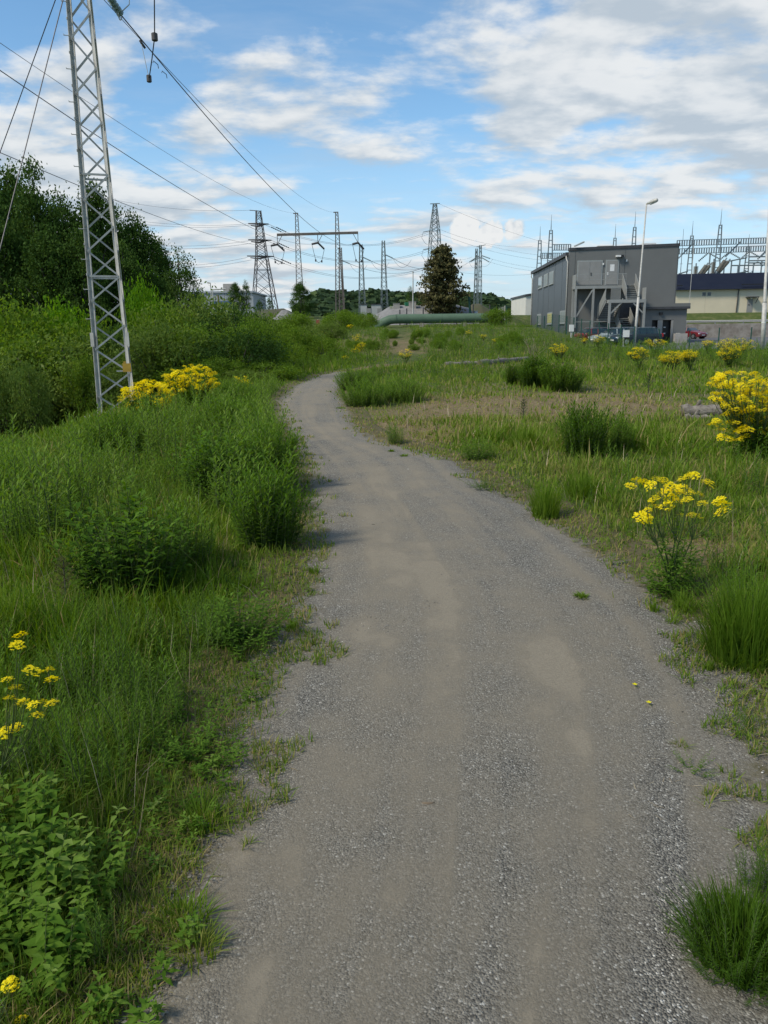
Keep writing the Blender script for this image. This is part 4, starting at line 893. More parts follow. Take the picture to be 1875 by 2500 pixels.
def busbars():
    T = thing('busbar_frame', 'pale tubular busbars on thin posts at the right above the navy roof', 'busbar', atY(*zf(1300, 1010), 150))
    Y = 150
    for a, b in (((1215, 830), (1420, 790)), ((1120, 1005), (1430, 945)), ((1250, 880), (1900, 870)), ((1440, 780), (1900, 775)), ((1440, 825), (1900, 822)), ((1440, 850), (1900, 846)), ((640, 975), (745, 945))):
        MB().tube([atY(*zf(*a), Y), atY(*zf(*b), Y)], .12, 6).build('busbar', M_gan, T)
    for x, y0 in ((1245, 830), (1340, 810), (1160, 880), (1400, 930), (1320, 880), (1496, 850), (1590, 830), (1455, 955), (1480, 940), (975, 955), (1635, 850), (1000, 740)):
        t = atY(*zf(x, y0), Y); MB().tube([Vector((t.x, Y, 3.6)), Vector((t.x, Y, t.z))], .13, 6).build('post', M_gan, T)
    for x0, x1, yy in ((1490, 1590, 850), (1590, 1700, 860)):
        MB().tube([atY(*zf(x0, yy + 30), Y)] + [atY(*zf(x0 + (x1 - x0) * k / 8, yy + 30 - 40 * math.sin(k / 8 * math.pi)), Y) for k in range(1, 8)] + [atY(*zf(x1, yy + 30), Y)], .08, 5).build('flexible_link', M_gan, T)
busbars()
tm = thing('radio_mast', 'very thin radio mast right behind the grey building corner', 'mast', atY(*za(1113, 580), 170)); tp = atY(*za(1113, 262), 170)
MB().tube([Vector((tp.x, 170, 3)), tp], [.12, .03], 6).build('pole', M_wirel, tm)
for k in range(5): MB().tube([Vector((tp.x - .3, 170, tp.z - 3 - k * 2)), Vector((tp.x + .3, 170, tp.z - 3 - k * 2))], .03, 5).build('rung', M_wirel, tm)
# ================================================================= STREET LAMPS, FENCE, SIGN, CARS
def street_lamp():
    b = atZ(*za(793, 1010)); b = Vector((b.x, 62.0, 0.03)); b.x = atY(*za(793, 1005), 62).x
    t = atY(*za(872, 100), 62); T = thing('street_lamp', 'leaning grey street lamp in front of the steel stairs', 'street lamp', b)
    m = b.lerp(t, .5)
    MB().tube([b, b.lerp(t, .36)], .10, 10).build('lower_pole', M_galv, T, True); MB().tube([b.lerp(t, .36), b.lerp(t, .37), t], [.10, .07, .05], 10).build('upper_pole', M_galv, T, True)
    e = atY(*za(945, 73), 61.2); d = e - t
    MB().tube([t, t + d * .3], .06, 8).build('arm', M_galv, T)
    hd = MB().tube([t + d * .05, t + d * .2, t + d * .6, t + d * .95, t + d * 1.0], [.06, .11, .16, .13, .05], 10).build('lamp_head', M_galv, T, True)
    MB().tube([t + d * .35 + Vector((0, 0, -.1)), t + d * .85 + Vector((0, 0, -.09))], [.09, .08], 8).build('lens', M_white, hd, True)
    b2 = Vector((atY(*za(1622, 1060), 50).x, 50, 0.0)); t2 = atY(*za(1668, 100), 50)
    T = thing('street_lamp', 'thick grey lamp pole at the right picture edge', 'street lamp', b2)
    MB().tube([b2, b2.lerp(t2, .34)], .135, 12).build('lower_pole', M_galv, T, True); MB().tube([b2.lerp(t2, .34), b2.lerp(t2, .35), t2], [.135, .10, .06], 12).build('upper_pole', M_galv, T, True)
    MB().tube([b2.lerp(t2, .2), b2.lerp(t2, .208)], .14, 12).build('white_band', M_white, T)
    MB().tube([t2, t2 + Vector((.4, -.3, .1)), t2 + Vector((.9, -.6, .1))], [.1, .2, .08], 8).build('lamp_head', M_galv, T, True)
street_lamp()

M_green = surf('fence_green', (0.018, 0.075, 0.055), (0.014, 0.055, 0.042), 6, 0.5)
def fence():
    T = thing('wire_fence', 'dark green wire fence with thin posts in front of the parked cars', 'fence', (25, 52, 0))
    pl = [(1900, 60, 50.5), (1545, 890, 50.8), (1337, 900, 51.2), (1150, 945, 51.8), (982, 930, 52.6), (790, 920, 54), (702, 930, 55), (620, 925, 56), (560, 935, 57), (500, 935, 59), (445, 930, 61), (396, 935, 63), (350, 940, 66), (300, 945, 70), (255, 945, 74), (205, 948, 78), (160, 950, 82)]
    tops = []
    for i, (x, yt, Y) in enumerate(pl):
        p = atY(*za(x, 1000), Y); b = Vector((p.x, Y, Hs(p.x, Y) - .1)); h = 1.5; tp = b + Vector((0, 0, h + .1))
        if i == 4: tp += Vector((-.45, -.2, -.05))
        if i == 3: tp -= Vector((0, 0, .35))
        tops.append((b, tp)); MB().tube([b, tp], .04, 8).build('post', M_green, T)
    for (b0, t0), (b1, t1) in zip(tops[4:-1], tops[5:]):
        mb = MB(); n = 6; m = max(4, int((b1 - b0).length / .25))
        for k in range(n + 1): mb.bar(b0.lerp(t0, .12 + .85 * k / n), b1.lerp(t1, .12 + .85 * k / n), .008)
        for k in range(m + 1): mb.bar(b0.lerp(b1, k / m) + Vector((0, 0, .2)), t0.lerp(t1, k / m), .006)
        mb.build('wire_mesh', M_green, T)
fence()
sg = thing('notice_board', 'small white sign board on a grey post in front of the dark blue car', 'sign', atY(*za(735, 1010), 53))
p = atY(*za(740, 940), 53); MB().box((p.x - .22, 52.98, p.z - .24), (p.x + .22, 53.0, p.z + .22)).build('board', M_white, sg); MB().box((p.x - .2, 53.002, Hs(p.x, 53) - .05), (p.x - .12, 53.06, p.z + .1)).build('post', M_galv, sg)
ub = thing('meter_box', 'pale meter box on a post near the building corner', 'meter box', atY(*ze(785, 1400), 60))
p = atY(*ze(778, 1290), 60); MB().box((p.x - .16, 59.9, p.z - .25), (p.x + .16, 60.1, p.z + .25)).build('box', M_white, ub); MB().box((p.x - .06, 59.95, Hs(p.x, 60) - .05), (p.x + .06, 60.05, p.z - .252)).build('post', M_galv, ub); MB().box((p.x + .162, 59.92, p.z - .3), (p.x + .3, 60.05, p.z + .02)).build('cable_gland', M_trim, ub)

M_tyre = surf('tyre', (0.015, 0.015, 0.016), (0.02, 0.02, 0.02), 8, .8); M_rim = surf('rim', (.45, .46, .47), (.38, .39, .4), 8, .35, .8); M_cglass = glassmat('car_glass', (0.02, 0.035, 0.04), .03)
M_red = surf('tail_red', (.45, .02, .02), (.35, .015, .015), 8, .25); M_lamp = surf('head_lamp', (.75, .78, .8), (.6, .62, .65), 8, .12)
def car(label, mat, x, y, yaw, wagon, z=0.035):
    """body lofted from stations along its length; nose at +x"""
    T = thing('parked_car', label, 'car', (x, y, z)); T.rotation_euler = (0, 0, yaw)
    L = 4.65 if wagon else 4.4
    # x, sill z, belt z, roof z, half width at belt, half width at roof
    st = [(-.5, .42, .70, .70, .70, .66), (-.485, .30, .95, .96, .80, .62), (-.40, .24, 1.0, 1.36 if wagon else 1.06, .88, .60), (-.33, .22, 1.0, 1.47 if wagon else 1.26, .90, .62), (-.1, .22, .98, 1.50 if wagon else 1.44, .91, .63), (.06, .22, .96, 1.46 if wagon else 1.42, .91, .62),
          (.2, .22, .93, 1.06, .90, .66), (.24, .22, .92, .95, .90, .74), (.4, .23, .84, .87, .86, .70), (.485, .30, .70, .73, .74, .60), (.5, .40, .58, .58, .64, .58)]
    body, glass, wind, rear = MB(), MB(), MB(), MB()
    rings = [[(f * L, -w * .97, s), (f * L, -w, (s + b) / 2), (f * L, -w * .985, b), (f * L, -wr, r), (f * L, wr, r), (f * L, w * .985, b), (f * L, w, (s + b) / 2), (f * L, w * .97, s)] for f, s, b, r, w, wr in st]
    vs = [p for r in rings for p in r]; n = 8; sideg = range(2, 6)
    for i in range(len(st) - 1):
        for k in range(8):
            f = (i * n + k, (i + 1) * n + k, (i + 1) * n + (k + 1) % n, i * n + (k + 1) % n)
            cab = min(st[i][3] - st[i][2], st[i + 1][3] - st[i + 1][2]) > .1 or (i in (1, 5))
            if k in (2, 4) and cab: tgt = glass
            elif k == 3 and i == 5: tgt = wind
            elif k == 3 and i == (1 if wagon else 2): tgt = rear
            else: tgt = body
            tgt.f.append(f)
    for tgt in (body, glass, wind, rear): tgt.v = [Vector(p) for p in vs]
    body.f += [tuple(range(7, -1, -1)), tuple((len(st) - 1) * n + k for k in range(8))]
    def bl(mb, name, m, par, sm=True):
        used = sorted({i for f in mb.f for i in f}); mp = {u: k for k, u in enumerate(used)}
        me = bpy.data.meshes.new(name); me.from_pydata([tuple(mb.v[u]) for u in used], [], [tuple(mp[i] for i in f) for f in mb.f]); me.update(); shade(me, .7 if sm else .3); o = link(name, me, m, par); return o
    bo = bl(body, 'body', mat, T); bl(glass, 'side_windows', M_cglass, T); bl(wind, 'windscreen', M_cglass, T); bl(rear, 'rear_window', M_cglass, T)
    O = Vector((0, 0, 0)); ORG_T = ORG[T.name]; ORG[T.name] = O
    for i, f in enumerate((-.12, .03)):
        for s in (-1, 1): MB().bar((f * L + .06, s * .915, .98), (f * L - .04, s * .665, 1.43), .07, .03).build('pillar', mat, T)
    for f in (-.30, .31):
        for s in (-1, 1):
            w = MB().tube([(f * L, s * .74, .33), (f * L, s * .93, .33)], .33, 18).build('wheel', M_tyre, T); MB().tube([(f * L, s * .931, .33), (f * L, s * .945, .33)], .21, 14).build('rim', M_rim, w)
            MB().tube([(f * L, s * .60, .33), (f * L, s * .90, .33)], .39, 18).build('wheel_arch', M_black, T)
    for s in (-1, 1):
        MB().box((.455 * L, s * .62 - .14, .60), (.49 * L, s * .62 + .14, .74)).build('headlight', M_lamp, T)
        MB().box((-.497 * L, s * .70 - .12, .72), (-.47 * L, s * .70 + .12, 1.0)).build('tail_light', M_red, T)
        MB().box((.15 * L, s * 1.0 - .09, .95), (.17 * L, s * 1.0 + .09, 1.08)).build('wing_mirror', mat, T)
        MB().box((-.42 * L, s * .89 - .03, .2), (.43 * L, s * .89 + .03, .29)).build('sill', M_trim, T)
    MB().box((.49 * L, -.26, .42), (.503 * L, .26, .53)).build('number_plate', M_white, T)
    if wagon:
        for s in (-1, 1): MB().tube([(-.36 * L, s * .58, 1.48), (-.34 * L, s * .58, 1.54), (.0, s * .58, 1.55), (.03 * L, s * .58, 1.49)], .02, 6).build('roof_rail', M_rim, T)
    ORG[T.name] = ORG_T; return T
def paint(n, c): return surf(n, c, tuple(v * .9 for v in c), 1, .35, 0.0, spec=.5, coat=.3)
p = atY(*za(800, 950), 70); car('dark blue estate car parked behind the white sign board', paint('paint_dark_blue', (.006, .016, .03)), p.x, 70, rad(196), True)
p = atY(*za(672, 950), 74); car('silver grey car half hidden behind the dark blue estate', paint('paint_silver', (.30, .35, .36)), p.x, 74.5, rad(192), True)
p = atY(*za(505, 950), 76); car('red car parked at the left end of the row under the platform', paint('paint_red', (.2, .015, .015)), p.x, 76.5, rad(194), True)
p = atY(*za(1150, 950), 103); car('dark red saloon parked by the retaining wall', paint('paint_dark_red', (.16, .015, .02)), p.x, 103, rad(-62), False)

# ================================================================= PIPE BRIDGE AND YARD BEHIND IT
M_pipe = surf('pipe_green', (0.095, 0.15, 0.10), (0.08, 0.13, 0.085), 1.2, .6, 0.0, spec=.2)
def pipe():
    Y = 86.0; a = atY(*zc_(205, 1180), Y); b = atY(*zc_(1225, 1172), Y); r = 0.5; a.z = b.z = (a.z + b.z) / 2
    T = thing('heating_pipe', 'thick green district heating pipe bridging the slope', 'pipe', (a.x, Y, a.z - 1))
    MB().tube([a + Vector((1.6, 0, 0)), b], r, 20).build('straight_run', M_pipe, T, True, ang=.9)
    le = [a + Vector((1.59, 0, 0)), a + Vector((.9, .05, -.06)), a + Vector((.3, .2, -.3)), a + Vector((-.4, .5, -.75)), a + Vector((-1.3, .9, -1.35))]
    MB().tube(le, r * .985, 20).build('left_bend', M_pipe, T, True, ang=.9)
    re = [b + Vector((-.01, 0, 0))] + [b + Vector((.95 * math.sin(k), 0.05, -.95 * (1 - math.cos(k)))) for k in np.linspace(.2, 1.57, 7)] + [b + Vector((.95, .05, -2.6))]
    MB().tube(re, r * .985, 20).build('right_bend', M_pipe, T, True, ang=.9)
    for x in (1.6, 6.5, 12.0):
        if a.x + x < b.x - .5: MB().tube([a + Vector((x - .03, 0, 0)), a + Vector((x + .03, 0, 0))], r * 1.035, 20).build('seam_band', M_pipe, T)
    for x in (4.3, 9.0):
        p = a + Vector((x, 0, 0)); MB().box((p.x - .2, Y - .5, Hs(p.x, Y) - .2), (p.x + .2, Y + .5, p.z - r * .9)).build('support', M_concs, T)
pipe()
M_grav = surf('grey_gravel_heap', (0.24, 0.235, 0.225), (0.17, 0.165, 0.16), 1.3, .95, bump=.6, bscale=9)
M_soil = surf('brown_soil_heap', (0.085, 0.07, 0.045), (0.055, 0.07, 0.028), .6, .95, bump=.6, bscale=6)
def heap(name, label, pts, Y, depth, mat, cat):
    """a mound: outline against the sky from pixels, sloping to the ground in front and behind"""
    top = [atY(px, py, Y) for px, py in pts]; n = len(top); rows = []
    fine = []
    for i in range(n - 1):
        for k in range(6): fine.append(top[i].lerp(top[i + 1], k / 6))
    fine.append(top[-1]); V = []; prof = [(-1, 0), (-.7, .38), (-.35, .8), (0, 1), (.4, .9), (1, 0)]
    for i, p in enumerate(fine):
        for dy, k in prof:
            y = Y + dy * depth; g = Hs(p.x, y) - .15; w = .22 * (float(fbm(p.x, y, .6, 3)) - .5); V.append((p.x, y, g + max(p.z - g, 0) * k + w * k))
    m = len(prof); F = [(i * m + j, (i + 1) * m + j, (i + 1) * m + j + 1, i * m + j + 1) for i in range(len(fine) - 1) for j in range(m - 1)]
    me = bpy.data.meshes.new(name); me.from_pydata(V, [], F); me.update(); shade(me)
    o = link(name, me, mat); tag(o, label, cat); return o
heap('gravel_mound', 'flat grey gravel mound behind the green pipe', [zc_(90, 1175), zc_(200, 1105), zc_(285, 1058), zc_(400, 1048), zc_(700, 1050), zc_(930, 1045), zc_(1050, 1075), zc_(1100, 1130)], 97, 6, M_grav, 'mound')
heap('soil_mound', 'brown overgrown soil mound right of the conifer', [zc_(1010, 1110), zc_(1080, 1035), zc_(1150, 1030), zc_(1240, 1080), zc_(1330, 1130)], 104, 5, M_soil, 'mound')
heap('soil_mound', 'brown and grey soil mound below the three armed tower', [zb(150, 1110), zb(270, 1040), zb(400, 1035), zb(500, 1030), zb(590, 1070), zb(690, 1120)], 112, 7, M_soil, 'mound')
heap('gravel_mound', 'small grey gravel heap at the left leg of the portal pylon', [zb(420, 1115), zb(480, 1045), zb(540, 1040), zb(610, 1100)], 108, 4, M_grav, 'mound')
M_cont = surf('container_green', (.02, .17, .09), (.02, .14, .07), 2, .6)
for k, (x0, x1, y0, y1, lab) in enumerate(((318, 380, 1028, 1064, 'pale concrete block at the left end of the gravel mound'), (470, 537, 1008, 1058, 'pale concrete block beside the thin pole on the gravel mound'), (1105, 1130, 1100, 1132, 'small white cabinet behind the right end of the pipe'))):
    a, b = atY(*zc_(x0, y1), 95), atY(*zc_(x1, y0), 95); T = thing('concrete_block' if k < 2 else 'cabinet', lab, 'block' if k < 2 else 'cabinet', (a.x, 95, a.z))
    MB().box((a.x, 95, a.z - 2), (b.x, 96.2, b.z - .04)).build('body', M_conc if k < 2 else M_white, T); MB().box((a.x - .04, 94.96, b.z - .038), (b.x + .04, 96.24, b.z)).build('top', M_conc if k < 2 else M_white, T)
a, b = atY(*zc_(430, 1055), 96.5), atY(*zc_(472, 1018), 96.5); T = thing('container', 'green container corner left of the thin pole', 'container', (a.x, 96.5, a.z)); MB().box((a.x, 96.5, a.z - 2), (b.x, 98.5, b.z)).build('body', M_cont, T)
for k in range(5): MB().box((a.x + k * .22 + .04, 96.46, a.z - .5), (a.x + k * .22 + .12, 96.498, b.z - .04)).build('rib', M_cont, T)
M_wh0 = surf('dull_white_sheet', (.38, .39, .38), (.33, .34, .33), 1, .7)
for k, (x0, x1) in enumerate(((105, 195), (0, 60))):
    a, b = atY(*zc_(x0, 1064), 135), atY(*zc_(x1, 1042), 135); T = thing('site_cabin', ('white site cabin left of the gravel mound', 'small white site cabin behind the slender masts')[k], 'cabin', (a.x, 135, a.z))
    MB().box((a.x, 135, a.z - 2), (b.x, 138, b.z)).build('body', M_wh0, T); MB().box((a.x - .1, 134.9, b.z + .002), (b.x + .1, 138.1, b.z + .12)).build('roof', M_trim, T)
    MB().box((a.x + 1, 134.95, a.z - 1), (a.x + 1.8, 134.998, b.z - .6)).build('door', M_door, T)
tp = thing('light_pole', 'thin pale pole rising behind the green pipe', 'pole', atY(*zc_(506, 1250), 90)); a, b = atY(*zc_(506, 1240), 90), atY(*zc_(507, 735), 90)
MB().tube([Vector((a.x, 90, Hs(a.x, 90) - .2)), b], [.09, .05], 8).build('pole', M_galv, tp); MB().tube([b, b + Vector((0, 0, .12))], .09, 8).build('cap', M_galv, tp)
fn = thing('post_row', 'dark short fence posts standing on the edge of the gravel mound', 'fence', atY(*zc_(600, 1135), 90))
for x, y0, y1 in ((380, 1090, 1140), (446, 1078, 1140), (605, 1068, 1140), (928, 1085, 1140), (1088, 1040, 1130), (1248, 1040, 1120)):
    a, b = atY(*zc_(x, y1 + 20), 91), atY(*zc_(x, y0), 91); MB().tube([Vector((a.x, 91, Hs(a.x, 91) - .2)), b], .07, 6).build('post', M_trim, fn)
gp = thing('green_pole', 'leaning teal pole beside the conifer', 'pole', atY(*zc_(1055, 1130), 92)); MB().tube([atY(*zc_(1060, 1150), 92), atY(*zc_(1048, 965), 92)], .13, 8).build('pole', M_green, gp); MB().tube([atY(*zc_(1060, 1150), 92), atY(*zc_(1060, 1120), 92)], .2, 8).build('sleeve', M_green, gp)
fn = thing('post_row', 'row of pale slim fence posts receding beside the right pipe bend', 'fence', atY(*zc_(1340, 1130), 95))
for x, y0, Y in ((1338, 1070, 108), (1358, 1068, 102), (1376, 1062, 97), (1394, 1052, 92), (1412, 1058, 88)):
    b = atY(*zc_(x, y0), Y); MB().tube([Vector((b.x, Y, Hs(b.x, Y) - .2)), b], .06, 6).build('post', M_galv if x != 1412 else M_green, fn)

# ---- grey warehouse and lamps at the left, behind the trees
M_wh = surf('warehouse_sheet', (.33, .35, .37), (.28, .30, .32), .4, .6); M_blue = surf('blue_band', (.06, .11, .24), (.05, .1, .2), 1, .5)
def warehouse():
    Y = 165.0; a, b = atY(*zg(200, 1420), Y), atY(*zg(1110, 1215), Y); T = thing('warehouse', 'low grey warehouse with a blue band seen past the dark trees', 'building', (a.x, Y, 3))
    zt = atY(*zg(600, 1222), Y).z; zbb = atY(*zg(600, 1325), Y).z; zb2 = atY(*zg(600, 1355), Y).z
    n = 8
    for k in range(n): MB().box((a.x + (b.x - a.x) * k / n + .03, Y, 2), (a.x + (b.x - a.x) * (k + 1) / n - .03, Y + 20, zt)).build('wall_panel', M_wh, T)
    xa, xb = atY(*zg(630, 1340), Y).x, atY(*zg(880, 1340), Y).x; MB().box((xa, Y - .1, zb2), (xb, Y - .01, zbb)).build('blue_band', M_blue, T)
    MB().box((a.x - .3, Y - .2, zt + .002), (b.x + .3, Y + 20, zt + .35)).build('roof_edge', M_wh, T)
    x = atY(*zg(790, 1200), Y).x; MB().box((x - 1.2, Y + 3, zt + .36), (x + 1.2, Y + 5, zt + 2.0)).build('roof_unit', M_conc, T)
    x = atY(*zg(1090, 1300), Y).x; MB().box((x - 1, Y - 2, 2), (x + 1, Y - .2, zt - .8)).build('stair_tower', M_wh, T)
warehouse()
for lab, c0, c1, arm in (('lamp pole rising above the warehouse roof', (612, 1290), (588, 1095), -1), ('small lamp with a flat arm over the warehouse roof', (617, 1290), (617, 1178), 1)):
    a, b = atY(*zg(*c0), 150), atY(*zg(*c1), 150); T = thing('street_lamp', lab, 'street lamp', a); a.z = 2.5; MB().tube([a, b], .1, 6).build('pole', M_galv, T); MB().tube([b, b + Vector((arm * (1.0 if arm < 0 else 4.5) * .55, 0, .1))], .12, 6).build('lamp_head', M_galv, T)
M_pole = surf('red_brown_pole', (.16, .07, .06), (.12, .06, .05), 2, .8)
for lab, x, y0, Y in (('red brown pole in front of the warehouse', 688, 1250, 120), ('thin red brown pole at the left in front of the warehouse', 378, 1245, 120)):
    b = atY(*zg(x, y0), Y); T = thing('wooden_pole', lab, 'pole', (b.x, Y, 2)); MB().tube([Vector((b.x, Y, 1)), b], .13, 8).build('shaft', M_pole, T); MB().tube([b, b + Vector((0, 0, .15))], [.14, .02], 8).build('cap', M_trim, T)
# ---- small red sign in the bushes
p = atY(*zb(815, 1160), 75); T = thing('marker_sign', 'small orange red marker among the shrubs below the portal pylon', 'sign', (p.x, 75, Hs(p.x, 75)))
MB().box((p.x - .16, 75, p.z - .25), (p.x + .16, 75.03, p.z + .25)).build('plate', surf('marker_red', (.22, .07, .04), (.3, .08, .05), 3, .6), T); MB().box((p.x - .03, 75.032, Hs(p.x, 75) - .1), (p.x + .03, 75.08, p.z + .3)).build('post', M_galv, T)

# ---- weathered logs lying in the meadow
M_log = surf('weathered_wood', (.24, .215, .18), (.11, .095, .08), 14, .9, bump=.6, bscale=40)
M_logend = surf('cut_wood_end', (.20, .15, .10), (.13, .1, .07), 20, .9)
def log(label, a, b, r, lift=0.0):
    p, q = ground(*a), ground(*b); p.z += r * .55 + lift; q.z += r * .55 + lift; T = thing('log', label, 'log', p)
    pts = [p.lerp(q, k / 9) + Vector((0, 0, .02 * math.sin(k * 2.1))) for k in range(10)]
    MB().tube(pts, [r * (1 + .12 * math.sin(k * 1.7)) for k in range(10)], 11).build('bark', M_log, T, True, ang=.8)
    d = (q - p).normalized()
    for e, s in ((p, -1), (q, 1)): MB().tube([e, e + d * s * .004], r * .8, 11).build('cut_end', M_logend, T)
    k = p.lerp(q, .35); MB().tube([k, k + Vector((.05, -.05, r + .09))], [.04, .025], 6).build('branch_stub', M_log, T)
log('long weathered grey log lying in the grass, left one of the pair', (962, 791), (1062, 787), .11)
log('weathered grey log lying in the grass, right one of the pair', (1036, 789), (1140, 780), .13, .02)
log('thick pale log beside the big yellow flowering bush', (1473, 901), (1555, 899), .11, .03)
log('thin brown stick log lying under the pale log', (1480, 908), (1535, 909), .05)
# ================================================================= VEGETATION
G_STOPS = [(0.0, (0.05, 0.105, 0.010)), (0.35, (0.105, 0.188, 0.018)), (0.6, (0.17, 0.255, 0.034)), (0.78, (0.27, 0.27, 0.075)), (1.0, (0.36, 0.27, 0.14))]
M_grass = leafmat('grass_blade', G_STOPS, .42)
M_herb = leafmat('herb_leaf', [(0, (0.045, 0.105, 0.010)), (.4, (0.098, 0.195, 0.021)), (.7, (0.16, 0.265, 0.04)), (1, (0.23, 0.31, 0.08))], .42)
M_stem = leafmat('green_stem', [(0, (0.05, 0.085, 0.03)), (1, (0.11, 0.15, 0.05))], .1)
M_petal = leafmat('yellow_petal', [(0, (0.76, 0.62, 0.012)), (.5, (0.86, 0.77, 0.02)), (1, (0.9, 0.84, 0.07))], .45)
M_bark = surf('grey_brown_bark', (.11, .095, .08), (.06, .052, .045), 9, .9, bump=.5, bscale=30)
M_tleaf = leafmat('dark_tree_leaf', [(0, (0.024, 0.055, 0.010)), (.4, (0.05, 0.10, 0.018)), (.75, (0.088, 0.15, 0.03)), (1, (0.13, 0.19, 0.05))], .3)
M_bleaf = leafmat('shrub_leaf', [(0, (0.06, 0.12, 0.012)), (.4, (0.118, 0.205, 0.023)), (.75, (0.185, 0.27, 0.042)), (1, (0.26, 0.31, 0.09))], .48)
M_wleaf = leafmat('willow_leaf', [(0, (0.065, 0.115, 0.016)), (.4, (0.125, 0.195, 0.034)), (.75, (0.19, 0.255, 0.06)), (1, (0.29, 0.32, 0.12))], .4)
M_bright = leafmat('bright_leaf', [(0, (0.06, 0.16, 0.01)), (.5, (0.12, 0.26, 0.016)), (1, (0.2, 0.33, 0.03))], .5)
M_needle = leafmat('brown_green_needle', [(0, (0.058, 0.06, 0.022)), (.5, (0.108, 0.102, 0.04)), (1, (0.16, 0.145, 0.068))], .15)
M_pine = leafmat('pine_needle', [(0, (0.03, 0.055, 0.02)), (.5, (0.06, 0.09, 0.035)), (1, (0.13, 0.12, 0.05))], .2)
M_dead = leafmat('dead_stalk', [(0, (0.22, 0.17, 0.10)), (1, (0.5, 0.43, 0.3))], .1)

def add_leaf(V, F, Hh, base, d, length, width, droop, hue):
    """lance leaf: 5 vertices, folded along its midrib and drooping at the tip"""
    d = d / np.linalg.norm(d); s = np.cross(d, (0, 0, 1)); ns = np.linalg.norm(s); s = s / ns if ns > 1e-4 else np.array([1.0, 0, 0]); up = np.cross(s, d); k = len(V)
    m = base + d * length * .45 - up * width * .12
    V += [base, m, m + s * width * .5 + up * width * .18, m - s * width * .5 + up * width * .18, base + d * length - np.array([0, 0, droop * length])]
    F += [k, k + 1, k + 2, k, k + 3, k + 1, k + 2, k + 1, k + 4, k + 1, k + 3, k + 4]; Hh += [hue] * 5
def arr(V, F, Hh, c=3): return np.array(V, float), np.array(F, int), np.full(len(F) // c, c), np.array(Hh, float)
def tri_tube(V, F, Hh, pts, r0, r1, hue):
    k = len(V); n = len(pts)
    for i, p in enumerate(pts):
        r = r0 + (r1 - r0) * i / (n - 1)
        for a in (0, 2.1, 4.2): V.append(np.array(p, float) + np.array([math.cos(a) * r, math.sin(a) * r, 0])); Hh.append(hue)
    for i in range(n - 1):
        for a in range(3):
            b = (a + 1) % 3; F += [k + i * 3 + a, k + i * 3 + b, k + i * 3 + 3 + b, k + i * 3 + a, k + i * 3 + 3 + b, k + i * 3 + 3 + a]
def herb_proto(seed, nl=26, ll=.2, lw=.04, up=.75, broad=False, droop=.12, top=True):
    """one upright stem of height 1 with spiral leaves -> (leaf arrays, stem arrays)"""
    r = np.random.default_rng(seed); V, F, Hh = [], [], []; b = r.normal(0, .10, 2)
    ax = lambda t: np.array([b[0] * t * t, b[1] * t * t, t])
    for i in range(nl):
        t = .08 + .92 * (i / (nl - 1)) ** .85; a = i * 2.4 + r.normal(0, .25)
        if broad: t = .15 + .85 * (i // 2) / (nl // 2); a = (i % 2) * 3.14159 + (i // 2) * 1.5708 + r.normal(0, .2)
        u = up * (0.35 + 1.5 * t ** 2) + r.normal(0, .12); d = np.array([math.cos(a), math.sin(a), u]); l = ll * (1.1 - .55 * t if top else 1) * r.uniform(.75, 1.2)
        add_leaf(V, F, Hh, ax(t), d, l, l * lw / ll * r.uniform(.85, 1.15), droop * r.uniform(.3, 1.6), .12 * (t - .5) + r.normal(0, .10))
    leaf = arr(V, F, Hh); V, F, Hh = [], [], []; tri_tube(V, F, Hh, [ax(t) for t in (0, .35, .7, 1)], .010, .003, .5)
    return leaf, arr(V, F, Hh)
P_lance = [herb_proto(i, 30, .20, .036) for i in range(7)]
P_wide = [herb_proto(20 + i, 16, .26, .085, .45, droop=.22) for i in range(5)]
P_nettle = [herb_proto(40 + i, 20, .30, .13, .30, True, .3) for i in range(5)]
P_fine = [herb_proto(60 + i, 44, .16, .016, .9) for i in range(5)]
def blade_protos():
    out = []
    for i, (b, m) in enumerate(((.12, .05), (.3, .1), (.5, .16), (.75, .3), (.22, -.02), (.42, .2), (1.0, .5), (.06, .02))):
        h = math.sqrt(max(1 - b * b * .6, .12))
        V = [(-.5, 0, 0), (.5, 0, 0), (-.42, m, .55 * min(1, h + .15)), (.42, m, .55 * min(1, h + .15)), (0, b, h)]
        out.append((np.array(V, float), np.array([0, 1, 3, 0, 3, 2, 2, 3, 4]), np.full(3, 3), np.zeros(5)))
    return out
P_blade = blade_protos()

# ------------------------------------------------- where things may grow
def off_path(x, y): yc = np.clip(y, -8, 41); return np.maximum(xL(yc) - x, x - xR(yc))
def GS(x, y):
    """height of the visible surface: path gravel or meadow soil"""
    o = off_path(x, y); return np.where((np.asarray(y) < 41) & (o < .5), np.where(o < 0, np.maximum(H(x, y), .018), np.maximum(H(x, y) + .007, .005)), H(x, y))
def is_free(x, y):
    yard = (y > 52.5 + .0 * x) & (x > 13.2) & (y < 112.2)
    return ~yard
def polar(n, r0, r1, a0=-.60, a1=.60):
    r = np.exp(RNG.uniform(math.log(r0), math.log(r1), n)); a = RNG.uniform(a0, a1, n); return r * np.sin(a), r * np.cos(a), r
def inpoly(u, v, poly):
    c = np.zeros(len(u), bool); n = len(poly); j = n - 1
    for i in range(n):
        xi, yi = poly[i]; xj, yj = poly[j]
        c ^= ((yi > v) != (yj > v)) & (u < (xj - xi) * (v - yi) / (yj - yi + 1e-9) + xi); j = i
    return c
def edge_noise(x, y): return .42 * (fbm(x, y, 2.2, 44) - .5) + .2 * (fbm(x, y, 7, 41) - .5)

